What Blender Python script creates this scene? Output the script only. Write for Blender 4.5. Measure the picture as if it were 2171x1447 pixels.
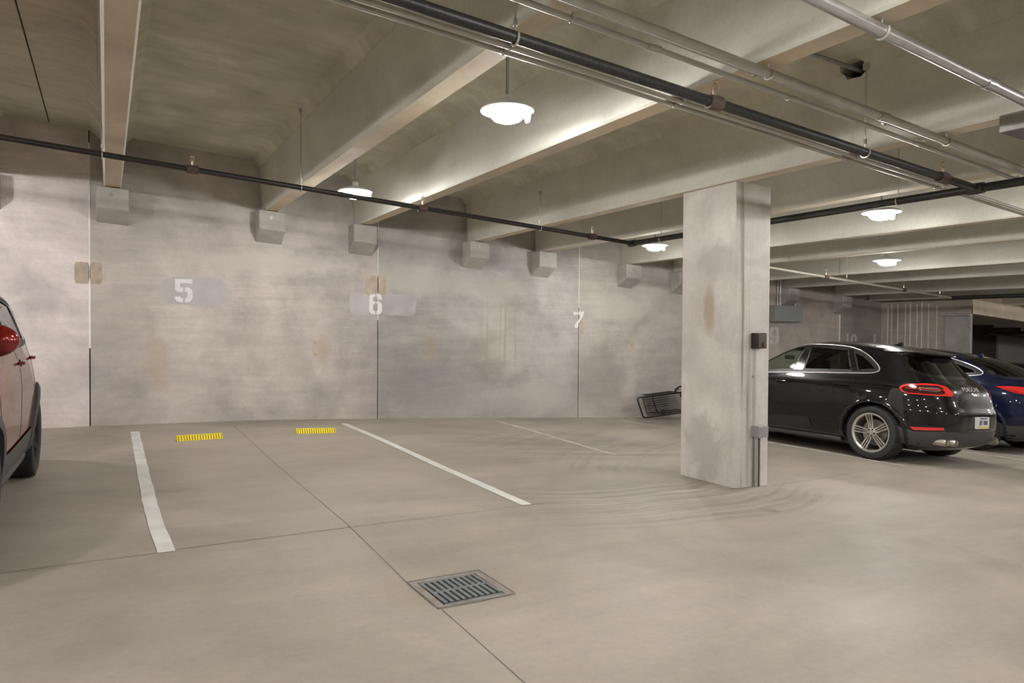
import bpy, bmesh, math, random
from mathutils import Vector, Matrix
from mathutils.geometry import delaunay_2d_cdt

for o in list(bpy.data.objects): bpy.data.objects.remove(o, do_unlink=True)
SC = bpy.context.scene
COL = SC.collection
PI = math.pi
random.seed(7)

# ------------------------------------------------------------------ camera, world, exposure
cam = bpy.data.objects.new('camera', bpy.data.cameras.new('camera')); COL.objects.link(cam)
cam.data.sensor_width = 36; cam.data.lens = 1460 / 2171 * 36; cam.data.clip_start = .05; cam.data.clip_end = 200
_dy = Vector((225 - 1085.5, -(693 - 723.5), -1460)).normalized()
_up = Vector((.0062, 1, 0)); _up.z = -(_up.x * _dy.x + _up.y * _dy.y) / _dy.z; _up.normalize()
_dx = _dy.cross(_up)
cam.matrix_world = Matrix((_dx, _dy, _up)).to_4x4()
SC.camera = cam
W = bpy.data.worlds.new('world'); SC.world = W; W.use_nodes = True
W.node_tree.nodes['Background'].inputs[0].default_value = (.9, .92, 1, 1)
W.node_tree.nodes['Background'].inputs[1].default_value = .02
SC.view_settings.view_transform = 'Standard'; SC.view_settings.look = 'None'
SC.view_settings.gamma = 1; SC.view_settings.use_curve_mapping = False
SC.view_settings.exposure = 0.76
LAMP = 1250.0          # emission of the bulb inside every hanging garage light
BOWL = 230.0           # glow scattered by its prismatic lens bowl (mixed with clear glass)

# ------------------------------------------------------------------ heights of the ramp
CS = -.0605
FT = [(-12, -1.05), (-6, -1.29), (-3, -1.36), (-1, -1.396), (0, -1.413), (1.96, -1.457), (3.4, -1.522), (4.05, -1.558), (5.4, -1.627), (8.3, -1.787), (9.9, -1.886), (40, -3.7)]
def sm(t): t = max(0, min(1, t)); return t * t * (3 - 2 * t)
def FZ(x, y):
    for (a, za), (b, zb) in zip(FT, FT[1:]):
        if x <= b: break
    z = za + (zb - za) * (x - a) / (b - a)
    z += .085 * sm((x - 6.2) / 3.6) * sm((10.8 - y) / 3.2) - .05 * sm((x - 3.5) / 2.5) * sm((10.8 - y) / 3.2) * (1 - sm((x - 6.2) / 3))
    return z - .02 * math.exp(-((x - 1.72) ** 2 + (y - 3.5) ** 2) / .5)

# ------------------------------------------------------------------ mesh helpers
class MB:
    def __init__(s): s.v = []; s.f = []; s.m = []; s.cur = 0
    def add(s, vs, fs):
        b = len(s.v); s.v += [tuple(v) for v in vs]; s.f += [tuple(b + i for i in f) for f in fs]; s.m += [s.cur] * len(fs); return s
    def box(s, x0, x1, y0, y1, z0, z1, sh=0.0, taper=0.0):
        vs = []
        for x in (x0, x1):
            for y in (y0, y1):
                for z in (z0, z1):
                    xx = x + (taper if z == z1 else 0) * (-1 if x == x0 else 1)
                    vs.append((xx, y, z + sh * x))
        return s.add(vs, [(0, 1, 3, 2), (4, 6, 7, 5), (0, 4, 5, 1), (2, 3, 7, 6), (0, 2, 6, 4), (1, 5, 7, 3)])
    def bbox(s, x0, x1, y0, y1, z0, z1, b=.01):      # box with bevelled edges
        bm = bmesh.new(); bmesh.ops.create_cube(bm, size=1)
        for v in bm.verts: v.co = Vector(((x0 + x1) / 2 + v.co.x * (x1 - x0), (y0 + y1) / 2 + v.co.y * (y1 - y0), (z0 + z1) / 2 + v.co.z * (z1 - z0)))
        bmesh.ops.bevel(bm, geom=bm.edges[:], offset=b, segments=2, affect='EDGES', profile=.5)
        bm.verts.index_update(); s.add([v.co for v in bm.verts], [[v.index for v in f.verts] for f in bm.faces]); bm.free(); return s
    def tube(s, pts, r, n=8, closed=False, cap=True):
        pts = [Vector(p) for p in pts]; k = len(pts)
        rr = r if isinstance(r, (list, tuple)) else [r] * k
        ds = []
        for i in range(k):
            if closed: d = pts[(i + 1) % k] - pts[i - 1]
            else: d = pts[min(i + 1, k - 1)] - pts[max(i - 1, 0)]
            ds.append(d.normalized() if d.length > 1e-9 else Vector((0, 0, 1)))
        ref = Vector((0, 0, 1)) if abs(ds[0].z) < .9 else Vector((1, 0, 0))
        u = ds[0].cross(ref).normalized(); vs = []
        for p, d, ra in zip(pts, ds, rr):
            u = (u - d * u.dot(d)).normalized(); w = d.cross(u)
            for j in range(n):
                a = 2 * PI * j / n; vs.append(p + (u * math.cos(a) + w * math.sin(a)) * ra)
        fs = []
        for i in range(k if closed else k - 1):
            for j in range(n):
                a = i * n + j; b = i * n + (j + 1) % n; c = ((i + 1) % k) * n + (j + 1) % n; d = ((i + 1) % k) * n + j
                fs.append((a, b, c, d))
        if cap and not closed: fs += [tuple(range(n))[::-1], tuple((k - 1) * n + j for j in range(n))]
        return s.add(vs, fs)
    def lathe(s, prof, c=(0, 0, 0), axis='z', n=24):
        k = len(prof); vs = []
        for r, h in prof:
            for j in range(n):
                a = 2 * PI * j / n; p, q = r * math.cos(a), r * math.sin(a)
                vs.append({'z': (c[0] + p, c[1] + q, c[2] + h), 'x': (c[0] + h, c[1] + p, c[2] + q), 'y': (c[0] + q, c[1] + h, c[2] + p)}[axis])
        fs = [(i * n + j, i * n + (j + 1) % n, (i + 1) * n + (j + 1) % n, (i + 1) * n + j) for i in range(k - 1) for j in range(n)]
        return s.add(vs, fs)
    def prism(s, poly, fn0, fn1):          # poly: 2D list, fn0/fn1 map (a,b)-> 3D for the two caps
        k = len(poly); vs = [fn0(*p) for p in poly] + [fn1(*p) for p in poly]
        return s.add(vs, [tuple(range(k))[::-1], tuple(range(k, 2 * k))] + [(i, (i + 1) % k, k + (i + 1) % k, k + i) for i in range(k)])
    def obj(s, name, mat, parent=None, smooth=False, normals=True):
        me = bpy.data.meshes.new(name); me.from_pydata(s.v, [], s.f)
        mats = mat if isinstance(mat, (list, tuple)) else [mat]
        for m in mats: me.materials.append(m)
        if len(mats) > 1: me.polygons.foreach_set('material_index', s.m)
        if normals:
            bm = bmesh.new(); bm.from_mesh(me); bmesh.ops.recalc_face_normals(bm, faces=bm.faces[:]); bm.to_mesh(me); bm.free()
        if smooth:
            me.polygons.foreach_set('use_smooth', [True] * len(me.polygons))
            try: me.set_sharp_from_angle(angle=math.radians(smooth if smooth is not True else 40))
            except Exception: pass
        me.update()
        o = bpy.data.objects.new(name, me); COL.objects.link(o)
        if parent: o.parent = parent
        return o
def tag(o, label, cat, group=None):
    o['label'] = label; o['category'] = cat
    if group: o['group'] = group
    return o
def empty(name, loc=(0, 0, 0), label=None, cat=None, group=None):
    o = bpy.data.objects.new(name, None); COL.objects.link(o); o.location = loc; o.empty_display_size = .1
    if label: tag(o, label, cat, group)
    return o
def struct(o): o['kind'] = 'structure'; return o
def lab(o, l): o['label'] = l; return o

# ------------------------------------------------------------------ materials
def newmat(name):
    m = bpy.data.materials.new(name); m.use_nodes = True; nt = m.node_tree
    return m, nt, nt.nodes['Principled BSDF']
def pbr(name, col, rough=.5, metal=0.0, coat=0.0, noise=0.0, nscale=8, bump=0.0, spec=None):
    m, nt, b = newmat(name)
    b.inputs['Base Color'].default_value = (*col, 1); b.inputs['Roughness'].default_value = rough
    b.inputs['Metallic'].default_value = metal; b.inputs['Coat Weight'].default_value = coat; b.inputs['Coat Roughness'].default_value = .03
    if spec is not None: b.inputs['Specular IOR Level'].default_value = spec
    if noise or bump:
        tc = nt.nodes.new('ShaderNodeTexCoord'); n = nt.nodes.new('ShaderNodeTexNoise'); n.inputs['Scale'].default_value = nscale; n.inputs['Detail'].default_value = 5
        nt.links.new(tc.outputs['Object'], n.inputs['Vector'])
        if noise:
            r = nt.nodes.new('ShaderNodeValToRGB'); r.color_ramp.elements[0].position = .3; r.color_ramp.elements[1].position = .7
            r.color_ramp.elements[0].color = (*[c * (1 - noise) for c in col], 1); r.color_ramp.elements[1].color = (*[min(1, c * (1 + noise)) for c in col], 1)
            nt.links.new(n.outputs['Fac'], r.inputs[0]); nt.links.new(r.outputs[0], b.inputs['Base Color'])
        if bump:
            bp = nt.nodes.new('ShaderNodeBump'); bp.inputs['Strength'].default_value = bump; bp.inputs['Distance'].default_value = .01
            nt.links.new(n.outputs['Fac'], bp.inputs['Height']); nt.links.new(bp.outputs[0], b.inputs['Normal'])
    return m
def emis(name, col, s):
    m, nt, b = newmat(name); b.inputs['Emission Color'].default_value = (*col, 1); b.inputs['Emission Strength'].default_value = s
    b.inputs['Base Color'].default_value = (.8, .8, .8, 1); return m
def glass(name, tint, ior=1.5):
    m = bpy.data.materials.new(name); m.use_nodes = True; nt = m.node_tree; nt.nodes.clear()
    out = nt.nodes.new('ShaderNodeOutputMaterial'); mx = nt.nodes.new('ShaderNodeMixShader'); lw = nt.nodes.new('ShaderNodeLayerWeight'); pw = nt.nodes.new('ShaderNodeMath'); pw.operation = 'POWER'; pw.inputs[1].default_value = 4.0; fr = nt.nodes.new('ShaderNodeMath'); fr.operation = 'MULTIPLY_ADD'; fr.inputs[1].default_value = .9; fr.inputs[2].default_value = .045
    lw.inputs[0].default_value = .5; nt.links.new(lw.outputs['Facing'], pw.inputs[0]); nt.links.new(pw.outputs[0], fr.inputs[0])
    t = nt.nodes.new('ShaderNodeBsdfTransparent'); g = nt.nodes.new('ShaderNodeBsdfGlossy')
    t.inputs[0].default_value = (*tint, 1); g.inputs['Roughness'].default_value = .01
    nt.links.new(fr.outputs[0], mx.inputs[0]); nt.links.new(t.outputs[0], mx.inputs[1]); nt.links.new(g.outputs[0], mx.inputs[2]); nt.links.new(mx.outputs[0], out.inputs[0])
    return m
def concrete(name, base, blotch=.25, streak=(1, 1, 1), streak_amt=.15, warm=.0, rough=.75, bump=.25, layers=(), use_tint=False, seed=0.0, pale=(.62, .59, .55), pale_amt=0.0, big=.45, brush=0.0):
    """cast concrete: large clouds, directional trowel or form streaks, fine grain; layers = extra (kind, args) stains and painted shade"""
    m, nt, b = newmat(name); N = nt.nodes.new; L = nt.links.new
    geo = N('ShaderNodeNewGeometry'); P = geo.outputs['Position']
    def mapping(sc, off=(0, 0, 0)):
        mp = N('ShaderNodeMapping'); mp.inputs['Scale'].default_value = sc; mp.inputs['Location'].default_value = off; L(P, mp.inputs[0]); return mp.outputs[0]
    def noise(vec, scale, detail=6, dist=0.0, rgh=.55):
        n = N('ShaderNodeTexNoise'); n.inputs['Scale'].default_value = scale; n.inputs['Detail'].default_value = detail
        n.inputs['Distortion'].default_value = dist; n.inputs['Roughness'].default_value = rgh; L(vec, n.inputs['Vector']); return n.outputs['Fac']
    def rng(v, a, b2, c, d):
        r = N('ShaderNodeMapRange'); r.inputs[1].default_value = a; r.inputs[2].default_value = b2; r.inputs[3].default_value = c; r.inputs[4].default_value = d; L(v, r.inputs[0]); return r.outputs[0]
    def mul(a, b2):
        k = N('ShaderNodeMath'); k.operation = 'MULTIPLY'
        for i, q in enumerate((a, b2)):
            if isinstance(q, (int, float)): k.inputs[i].default_value = q
            else: L(q, k.inputs[i])
        return k.outputs[0]
    def mix(fac, c1, c2, mode='MIX'):
        x = N('ShaderNodeMix'); x.data_type = 'RGBA'; x.blend_type = mode
        if isinstance(fac, (int, float)): x.inputs[0].default_value = fac
        else: L(fac, x.inputs[0])
        for i, q in ((6, c1), (7, c2)):
            if isinstance(q, tuple): x.inputs[i].default_value = (*q, 1)
            else: L(q, x.inputs[i])
        return x.outputs[2]
    o = (seed * 3.7, seed * 1.9, seed * 2.3)
    n1 = noise(mapping((1, 1, 1), o), big, 5, 1.2)
    n2 = noise(mapping((1, 1, 1), o), 2.1, 6, .8)
    n3 = noise(mapping(streak, o), 1.0, 7, .3, .62)
    n4 = noise(mapping((1, 1, 1), o), 26, 5, 0, .7)
    v = rng(n1, .32, .68, 1 - blotch, 1 + blotch); v = mul(v, rng(n2, .3, .7, 1 - blotch * .45, 1 + blotch * .45))
    v = mul(v, rng(n3, .3, .7, 1 - streak_amt, 1 + streak_amt)); v = mul(v, rng(n4, .3, .7, .94, 1.06))
    if brush:
        n5 = noise(mapping((1.1, 1, 17), o), 1, 5, .6, .6); mk = rng(noise(mapping((1, 1, 1), (o[0] + 3, 1, 8)), .55, 3, .5), .42, .6, 0, 1)
        v = mul(v, rng(mul(mk, rng(n5, .46, .68, 0, 1)), 0, 1, 1, 1 + brush))
    comb = N('ShaderNodeCombineColor'); L(v, comb.inputs[0]); L(v, comb.inputs[1]); L(v, comb.inputs[2])
    col = mix(1.0, base, comb.outputs[0], 'MULTIPLY')
    if warm: col = mix(mul(rng(noise(mapping((1, 1, 1), (o[0] + 9, 4, 2)), .8, 5, 1), .45, .7, 0, 1), warm), col, (base[0] * 1.05, base[1] * .93, base[2] * .74))
    if pale_amt: col = mix(mul(rng(noise(mapping((.8, .8, 1.4), (o[0] + 5, 7, 1)), .9, 9, 2.2, .68), .52, .72, 0, 1), pale_amt), col, pale)
    sep = N('ShaderNodeSeparateXYZ'); L(P, sep.inputs[0])
    for ly in layers:
        kind = ly[0]
        if kind == 'drips':      # vertical run marks between x0..x1 and z0..z1
            _, x0, x1, z0, z1, c, amt, fr = ly
            mk = mul(mul(rng(sep.outputs[0], x0, x0 + .12, 0, 1), rng(sep.outputs[0], x1 - .12, x1, 1, 0)), mul(rng(sep.outputs[2], z0, z0 + .5, 0, 1), rng(sep.outputs[2], z1 - .08, z1, 1, 0)))
            nn = noise(mapping((fr, fr, .25)), 1, 3)
            col = mix(mul(mul(mk, rng(nn, .5, .62, 0, 1)), amt), col, c)
        elif kind == 'spot':     # soft stain, also painted shade: centre, radii, colour, amount
            _, ctr, rad, c, amt, wob = ly
            mp = N('ShaderNodeMapping'); mp.vector_type = 'POINT'; mp.inputs['Scale'].default_value = tuple(1 / r for r in rad); mp.inputs['Location'].default_value = tuple(-a / r for a, r in zip(ctr, rad)); L(P, mp.inputs[0])
            ln = N('ShaderNodeVectorMath'); ln.operation = 'LENGTH'; L(mp.outputs[0], ln.inputs[0])
            nn = noise(mapping((1, 1, 1), (ctr[0], 3, 1)), 3.5, 8, 1.0, .65)
            ad = N('ShaderNodeMath'); ad.operation = 'MULTIPLY_ADD'; ad.inputs[1].default_value = wob; L(nn, ad.inputs[0]); L(ln.outputs[1], ad.inputs[2])
            col = mix(mul(rng(ad.outputs[0], .55 + wob * .5, 1.05 + wob * .5, 1, 0), amt), col, c)
        elif kind == 'tyre':     # dark tyre scuffs: arcs about a centre, between radii, inside an x-y window
            _, cx, cy, r0, r1, x0, x1, y0, y1, freq, amt = ly
            ax = N('ShaderNodeMath'); ax.operation = 'SUBTRACT'; ax.inputs[1].default_value = cx; L(sep.outputs[0], ax.inputs[0])
            ay = N('ShaderNodeMath'); ay.operation = 'SUBTRACT'; ay.inputs[1].default_value = cy; L(sep.outputs[1], ay.inputs[0])
            cb = N('ShaderNodeCombineXYZ'); L(ax.outputs[0], cb.inputs[0]); L(ay.outputs[0], cb.inputs[1])
            ln = N('ShaderNodeVectorMath'); ln.operation = 'LENGTH'; L(cb.outputs[0], ln.inputs[0])
            nz = noise(mapping((1, 1, 1), (cx, cy, 0)), .7, 3)
            ad = N('ShaderNodeMath'); ad.operation = 'MULTIPLY_ADD'; ad.inputs[1].default_value = .35; L(nz, ad.inputs[0]); L(ln.outputs[1], ad.inputs[2])
            c3 = N('ShaderNodeCombineXYZ'); L(mul(ad.outputs[0], freq), c3.inputs[0]); L(mul(ax.outputs[0], .25), c3.inputs[1])
            nn = noise(c3.outputs[0], 1, 4)
            mk = mul(mul(rng(ln.outputs[1], r0, r0 + .3, 0, 1), rng(ln.outputs[1], r1 - .3, r1, 1, 0)), mul(mul(rng(sep.outputs[0], x0, x0 + .8, 0, 1), rng(sep.outputs[0], x1 - .8, x1, 1, 0)), mul(rng(sep.outputs[1], y0, y0 + .5, 0, 1), rng(sep.outputs[1], y1 - .5, y1, 1, 0))))
            col = mix(mul(mul(mk, rng(nn, .46, .60, 0, 1)), amt), col, tuple(c * .42 for c in base))
    if use_tint:
        oi = N('ShaderNodeObjectInfo'); col = mix(1.0, col, oi.outputs['Color'], 'MULTIPLY')
    L(col, b.inputs['Base Color'])
    L(rng(n2, .3, .7, rough - .1, rough + .1), b.inputs['Roughness']); b.inputs['Specular IOR Level'].default_value = .3
    bp = N('ShaderNodeBump'); bp.inputs['Strength'].default_value = bump; bp.inputs['Distance'].default_value = .012
    hs = N('ShaderNodeMath'); hs.operation = 'ADD'; L(mul(n4, .5), hs.inputs[0]); L(mul(n3, .8), hs.inputs[1]); L(hs.outputs[0], bp.inputs['Height']); L(bp.outputs[0], b.inputs['Normal'])
    return m

TAN = (.43, .36, .275)
M = {}
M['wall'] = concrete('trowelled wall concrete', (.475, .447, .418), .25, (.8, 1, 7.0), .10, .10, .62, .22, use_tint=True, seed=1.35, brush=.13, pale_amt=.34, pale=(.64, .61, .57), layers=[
    ('drips', 6.0, 6.95, -1.0, 1.0, (.42, .36, .25), .75, 9),
    ('drips', 7.55, 7.75, .1, .95, (.45, .39, .28), .7, 11),
    ('drips', 4.2, 5.6, .4, 1.6, (.5, .47, .42), .5, 3.5),
    ('spot', (.65, 11.4, -.55), (.24, 3, .5), (.42, .34, .23), .42, 1.6),
    ('spot', (5.05, 11.4, -.35), (.16, 3, .28), (.42, .34, .23), .5, .5),
    ('spot', (3.1, 11.4, -.35), (.16, 3, .28), (.42, .35, .25), .45, .5),
    ('spot', (8.0, 11.4, -.25), (.25, 3, .3), (.62, .60, .56), .5, .8),
    ('spot', (6.2, 11.4, .8), (1.0, 3, .35), (.55, .52, .47), .5, 1.0),
    ('spot', (2.2, 11.4, 1.05), (1.6, 3, .22), (.60, .57, .53), .6, 1.2),
    ('spot', (9.4, 11.4, .45), (.9, 3, .3), (.60, .58, .53), .6, 1.3),
    ('spot', (4.6, 11.4, .9), (.9, 3, .35), (.58, .55, .5), .6, 1.2),
    ('spot', (6.4, 11.4, -1.35), (2.2, 3, .35), (.52, .49, .45), .45, 1.2),
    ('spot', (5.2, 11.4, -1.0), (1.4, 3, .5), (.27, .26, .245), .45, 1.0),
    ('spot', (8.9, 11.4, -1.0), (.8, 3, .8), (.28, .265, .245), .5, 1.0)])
M['upper'] = concrete('upper wall concrete', (.30, .285, .25), .12, (4, 4, .4), .08, 0, .8, .15, seed=2, layers=[('drips', 4.4, 6.0, 1.2, 2.4, (.5, .5, .44), .5, 4)])
M['corbel'] = concrete('corbel concrete', (.40, .38, .345), .15, (2, 2, 2), .1, .05, .7, .3, seed=3, pale_amt=.3)
M['slab'] = concrete('ceiling slab concrete', (.56, .55, .445), .17, (1.2, 6.5, 1), .13, .3, .85, .2, seed=4, big=.7)
M['stem'] = concrete('tee stem concrete', (.66, .65, .575), .1, (3.5, .35, 2.5), .08, .1, .8, .2, seed=5)
M['soffit'] = concrete('stem soffit concrete', (.64, .565, .44), .14, (3, .5, 1), .12, .5, .8, .15, seed=6)
M['floor'] = concrete('floor slab concrete', (.345, .31, .262), .17, (.5, 2.4, 1), .10, .06, .55, .12, seed=8, pale_amt=.16, pale=(.43, .395, .34), layers=[
    ('tyre', 4.6, 2.2, 4.6, 6.9, 3.5, 7.4, 6.9, 9.2, 11.0, .6),
    ('tyre', 4.2, 9.4, 3.6, 5.6, 2.8, 7.0, 3.8, 6.0, 13.0, .42),
    ('tyre', 9.5, 3.0, 5.0, 8.0, 4.0, 8.5, 6.0, 9.8, 6.0, .3),
    ('spot', (-1.7, 6.3, -1.4), (1.5, 2.2, 3), (.24, .215, .18), .6, .8),  # shadow of the red car darkened into the floor colour
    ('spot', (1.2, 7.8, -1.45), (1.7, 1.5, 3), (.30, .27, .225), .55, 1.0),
    ('spot', (5.3, 4.25, -1.6), (.12, .1, 3), (.22, .19, .15), .75, .4),
    ('spot', (4.6, 3.0, -1.6), (.3, .25, 3), (.31, .275, .23), .4, 1.2),
    ('spot', (1.35, 5.6, -1.45), (.35, 2.2, 3), (.32, .285, .24), .5, .9),
    ('spot', (1.72, 3.5, -1.45), (.5, .4, 3), (.33, .285, .22), .5, .7),
    ('spot', (3.9, 7.8, -1.5), (2.4, 1.2, 3), (.34, .30, .25), .4, 1.2)])
M['column'] = concrete('column concrete', (.62, .59, .55), .13, (2, 2, .6), .1, .05, .7, .2, seed=9, big=1.0, layers=[
    ('spot', (5.85, 5.55, .22), (3, .1, .3), (.42, .35, .24), .85, .5),
    ('spot', (5.9, 5.6, -1.35), (3, .3, .4), (.36, .34, .31), .5, 2.2),
    ('spot', (5.9, 5.45, .75), (3, .3, .25), (.36, .34, .32), .5, 1.8),
    ('drips', 5.86, 6.16, -2.2, 1.9, (.20, .185, .165), .85, 11)])
M['joint'] = pbr('dark joint', (.10, .09, .075), .9)
M['fjoint'] = pbr('floor joint', (.17, .145, .115), .9)
M['caulk'] = pbr('pale joint sealant', (.80, .78, .75), .7, noise=.15, nscale=3)
M['patch'] = pbr('epoxy patch', TAN, .7, noise=.22, nscale=7, bump=.3)
M['paint'] = pbr('white wall paint', (.74, .73, .72), .6, noise=.06, nscale=12)
M['ghost'] = pbr('grey covering paint', (.45, .425, .415), .6, noise=.08, nscale=4)
M['ghostb'] = pbr('thin grey paint', (.395, .38, .372), .6, noise=.10, nscale=4)
M['ghost2'] = pbr('faded white paint', (.52, .50, .46), .7, noise=.12, nscale=9)
M['line'] = pbr('stall line paint', (.72, .71, .68), .6, noise=.10, nscale=5)
M['wornline'] = pbr('worn line paint', (.52, .485, .43), .7, noise=.18, nscale=3)
M['yellow'] = pbr('yellow rubber', (.95, .74, .01), .5, noise=.08, nscale=20)
M['groove'] = pbr('dark olive groove', (.12, .09, .01), .8)  # dark olive colour of the thin strips across the wheel stops
M['blackrubber'] = pbr('black rubber', (.02, .02, .02), .7)
M['blackpipe'] = pbr('black steel pipe', (.035, .035, .033), .42, .3, noise=.35, nscale=60, bump=.1)
M['conduit'] = pbr('galvanised conduit', (.50, .49, .46), .38, .35, noise=.08, nscale=9)
M['galv'] = pbr('galvanised pipe', (.46, .46, .45), .28, .75, noise=.1, nscale=14)
M['beige'] = pbr('pale steel pipe', (.46, .44, .36), .5, .3)
M['zinc'] = pbr('zinc hanger steel', (.55, .53, .48), .35, .7)
M['rust'] = pbr('rusty coupling', (.12, .085, .07), .7, .3, noise=.3, nscale=40)
M['brass'] = pbr('brass sprinkler', (.62, .50, .36), .35, .9)
M['shade'] = pbr('white lamp shade', (.78, .77, .76), .4)
M['bulb'] = emis('bulb', (1, .965, .94), LAMP)
M['lens'] = bpy.data.materials.new('glowing lens bowl'); M['lens'].use_nodes = True
_n = M['lens'].node_tree; _n.nodes.clear(); _o = _n.nodes.new('ShaderNodeOutputMaterial'); _m = _n.nodes.new('ShaderNodeMixShader'); _m.inputs[0].default_value = .25
_t = _n.nodes.new('ShaderNodeBsdfTransparent'); _e = _n.nodes.new('ShaderNodeEmission'); _e.inputs[0].default_value = (1, .97, .95, 1); _e.inputs[1].default_value = BOWL
_n.links.new(_t.outputs[0], _m.inputs[1]); _n.links.new(_e.outputs[0], _m.inputs[2]); _n.links.new(_m.outputs[0], _o.inputs[0])
M['iron'] = pbr('blue grey cast iron', (.175, .19, .195), .55, .4, noise=.12, nscale=30, bump=.15)
M['ironrim'] = pbr('worn steel rim', (.27, .235, .205), .55, .3, noise=.25, nscale=12, bump=.2)
M['pitshade'] = pbr('dark sump and wall shade', (.05, .045, .04), .95)  # sump colour, also paints the shade of the far wall
M['boxgrey'] = pbr('grey metal box', (.34, .34, .34), .45, .4, noise=.06, nscale=10)
M['boxgreen'] = pbr('painted grey steel box', (.23, .245, .235), .5, .2)
M['devblack'] = pbr('black plastic', (.015, .014, .013), .35)
M['devbrown'] = pbr('dark brown face', (.05, .03, .022), .4)
M['cartsteel'] = pbr('black coated wire', (.012, .012, .012), .35)
M['farwall'] = pbr('pale painted far wall', (.30, .30, .28), .8, noise=.1, nscale=1)

# ------------------------------------------------------------------ floor
fl = MB()
xs = sorted(set([-9, -6, -4, -3, -2, -1, -.5, 0, .5, 1, 1.49, 1.72, 1.96, 2.5, 3, 3.4, 4, 4.7, 5.4, 6, 6.6, 7.2, 7.8, 8.3, 9, 9.9, 11, 12, 14, 16, 18.83, 22, 27, 34]))
ys = sorted(set([-8, -5, -2, 0, 1.5, 2.3, 3.0, 3.27, 3.5, 3.705, 4.0, 4.7, 5.5, 6.3, 7.1, 7.9, 8.7, 9.1, 9.5, 10.2, 10.8, 11.45, 12.5, 13.5]))
idx = {}
for i, x in enumerate(xs):
    for j, y in enumerate(ys): idx[i, j] = len(fl.v); fl.v.append((x, y, FZ(x, y)))
for i in range(len(xs) - 1):
    for j in range(len(ys) - 1):
        if xs[i] >= 1.49 - 1e-6 and xs[i + 1] <= 1.96 + 1e-6 and ys[j] >= 3.27 - 1e-6 and ys[j + 1] <= 3.705 + 1e-6: continue
        if ys[j] > 11.4 and xs[i] < 18.8: continue
        fl.f.append((idx[i, j], idx[i + 1, j], idx[i + 1, j + 1], idx[i, j + 1])); fl.m.append(0)
floor = struct(fl.obj('floor', M['floor']))
floor.data.polygons.foreach_set('use_smooth', [True] * len(floor.data.polygons))
def strip(name, pts, w, mat, dz=.003, wob=0.0, parent=floor, n=None):
    b = MB(); P = []
    for (x0, y0), (x1, y1) in zip(pts, pts[1:]):
        k = max(1, int(math.hypot(x1 - x0, y1 - y0) / .18))
        for i in range(k): P.append((x0 + (x1 - x0) * i / k, y0 + (y1 - y0) * i / k))
    P.append(pts[-1]); vs = []
    for i, (x, y) in enumerate(P):
        a, c = P[max(i - 1, 0)], P[min(i + 1, len(P) - 1)]; d = Vector((c[0] - a[0], c[1] - a[1])).normalized(); nx, ny = -d.y, d.x
        for s in (-1, 1):
            ww = w / 2 + random.uniform(-wob, wob); X, Y = x + nx * ww * s, y + ny * ww * s
            vs.append((X, Y, FZsurf(X, Y) + dz))
    b.add(vs, [(2 * i, 2 * i + 1, 2 * i + 3, 2 * i + 2) for i in range(len(P) - 1)])
    o = b.obj(name, mat, parent, normals=False)
    bm = bmesh.new(); bm.from_mesh(o.data)
    for f in bm.faces:
        if f.normal.z < 0: f.normal_flip()
    bm.to_mesh(o.data); bm.free(); return o
def FZsurf(x, y):        # height of the floor mesh itself (bilinear in its grid)
    i = max(k for k in range(len(xs) - 1) if xs[k] <= x + 1e-9 or k == 0); j = max(k for k in range(len(ys) - 1) if ys[k] <= y + 1e-9 or k == 0)
    u = (x - xs[i]) / (xs[i + 1] - xs[i]); v = (y - ys[j]) / (ys[j + 1] - ys[j])
    a, b, c, d = (fl.v[idx[i + p, j + q]][2] for p, q in ((0, 0), (1, 0), (1, 1), (0, 1)))
    return a * (1 - u) * (1 - v) + b * u * (1 - v) + c * u * v + d * (1 - u) * v
lab(strip('painted_line', [(.324, 4.835), (.308, 5.43), (.300, 6.36), (.314, 8.49), (.332, 10.66)], .105, M['line'], wob=.004), 'white stall line between the red car and the empty stall')
lab(strip('painted_line', [(3.12, 5.02), (3.17, 7.0), (3.24, 9.0), (3.26, 10.8)], .105, M['line'], wob=.004), 'white stall line across the middle of the floor')
lab(strip('painted_line', [(6.03, 7.4), (6.1, 9.3), (6.13, 10.95)], .09, M['wornline'], wob=.02), 'worn pale stall line in front of the pillar')
lab(strip('painted_line', [(9.03, 5.1), (9.03, 11.0)], .10, M['wornline'], wob=.008), 'pale stall line running beside the black car')
lab(strip('painted_line', [(11.93, 4.4), (11.93, 11.0)], .12, M['wornline'], wob=.008), 'stall line between the black car and the blue car')
lab(strip('painted_line', [(14.83, 5.1), (14.83, 10.9)], .10, M['wornline'], wob=.008), 'stall line beyond the blue car')
for pts, w in (([(1.62, 10.85), (1.6, 9.6), (1.55, 7.5), (1.535, 5.1), (1.49, 3.71)], .009), ([(1.505, 3.265), (1.475, 2.4), (1.45, 0)], .006),
               ([(.38, 4.87), (2.2, 4.92), (3.2, 5.02), (5.88, 5.12)], .008), ([(6.45, 5.15), (12, 5.2)], .008), ([(-6, 4.8), (.27, 4.84)], .008)):
    strip('floor_joint', pts, w * .75, M['fjoint'], .002)

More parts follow.
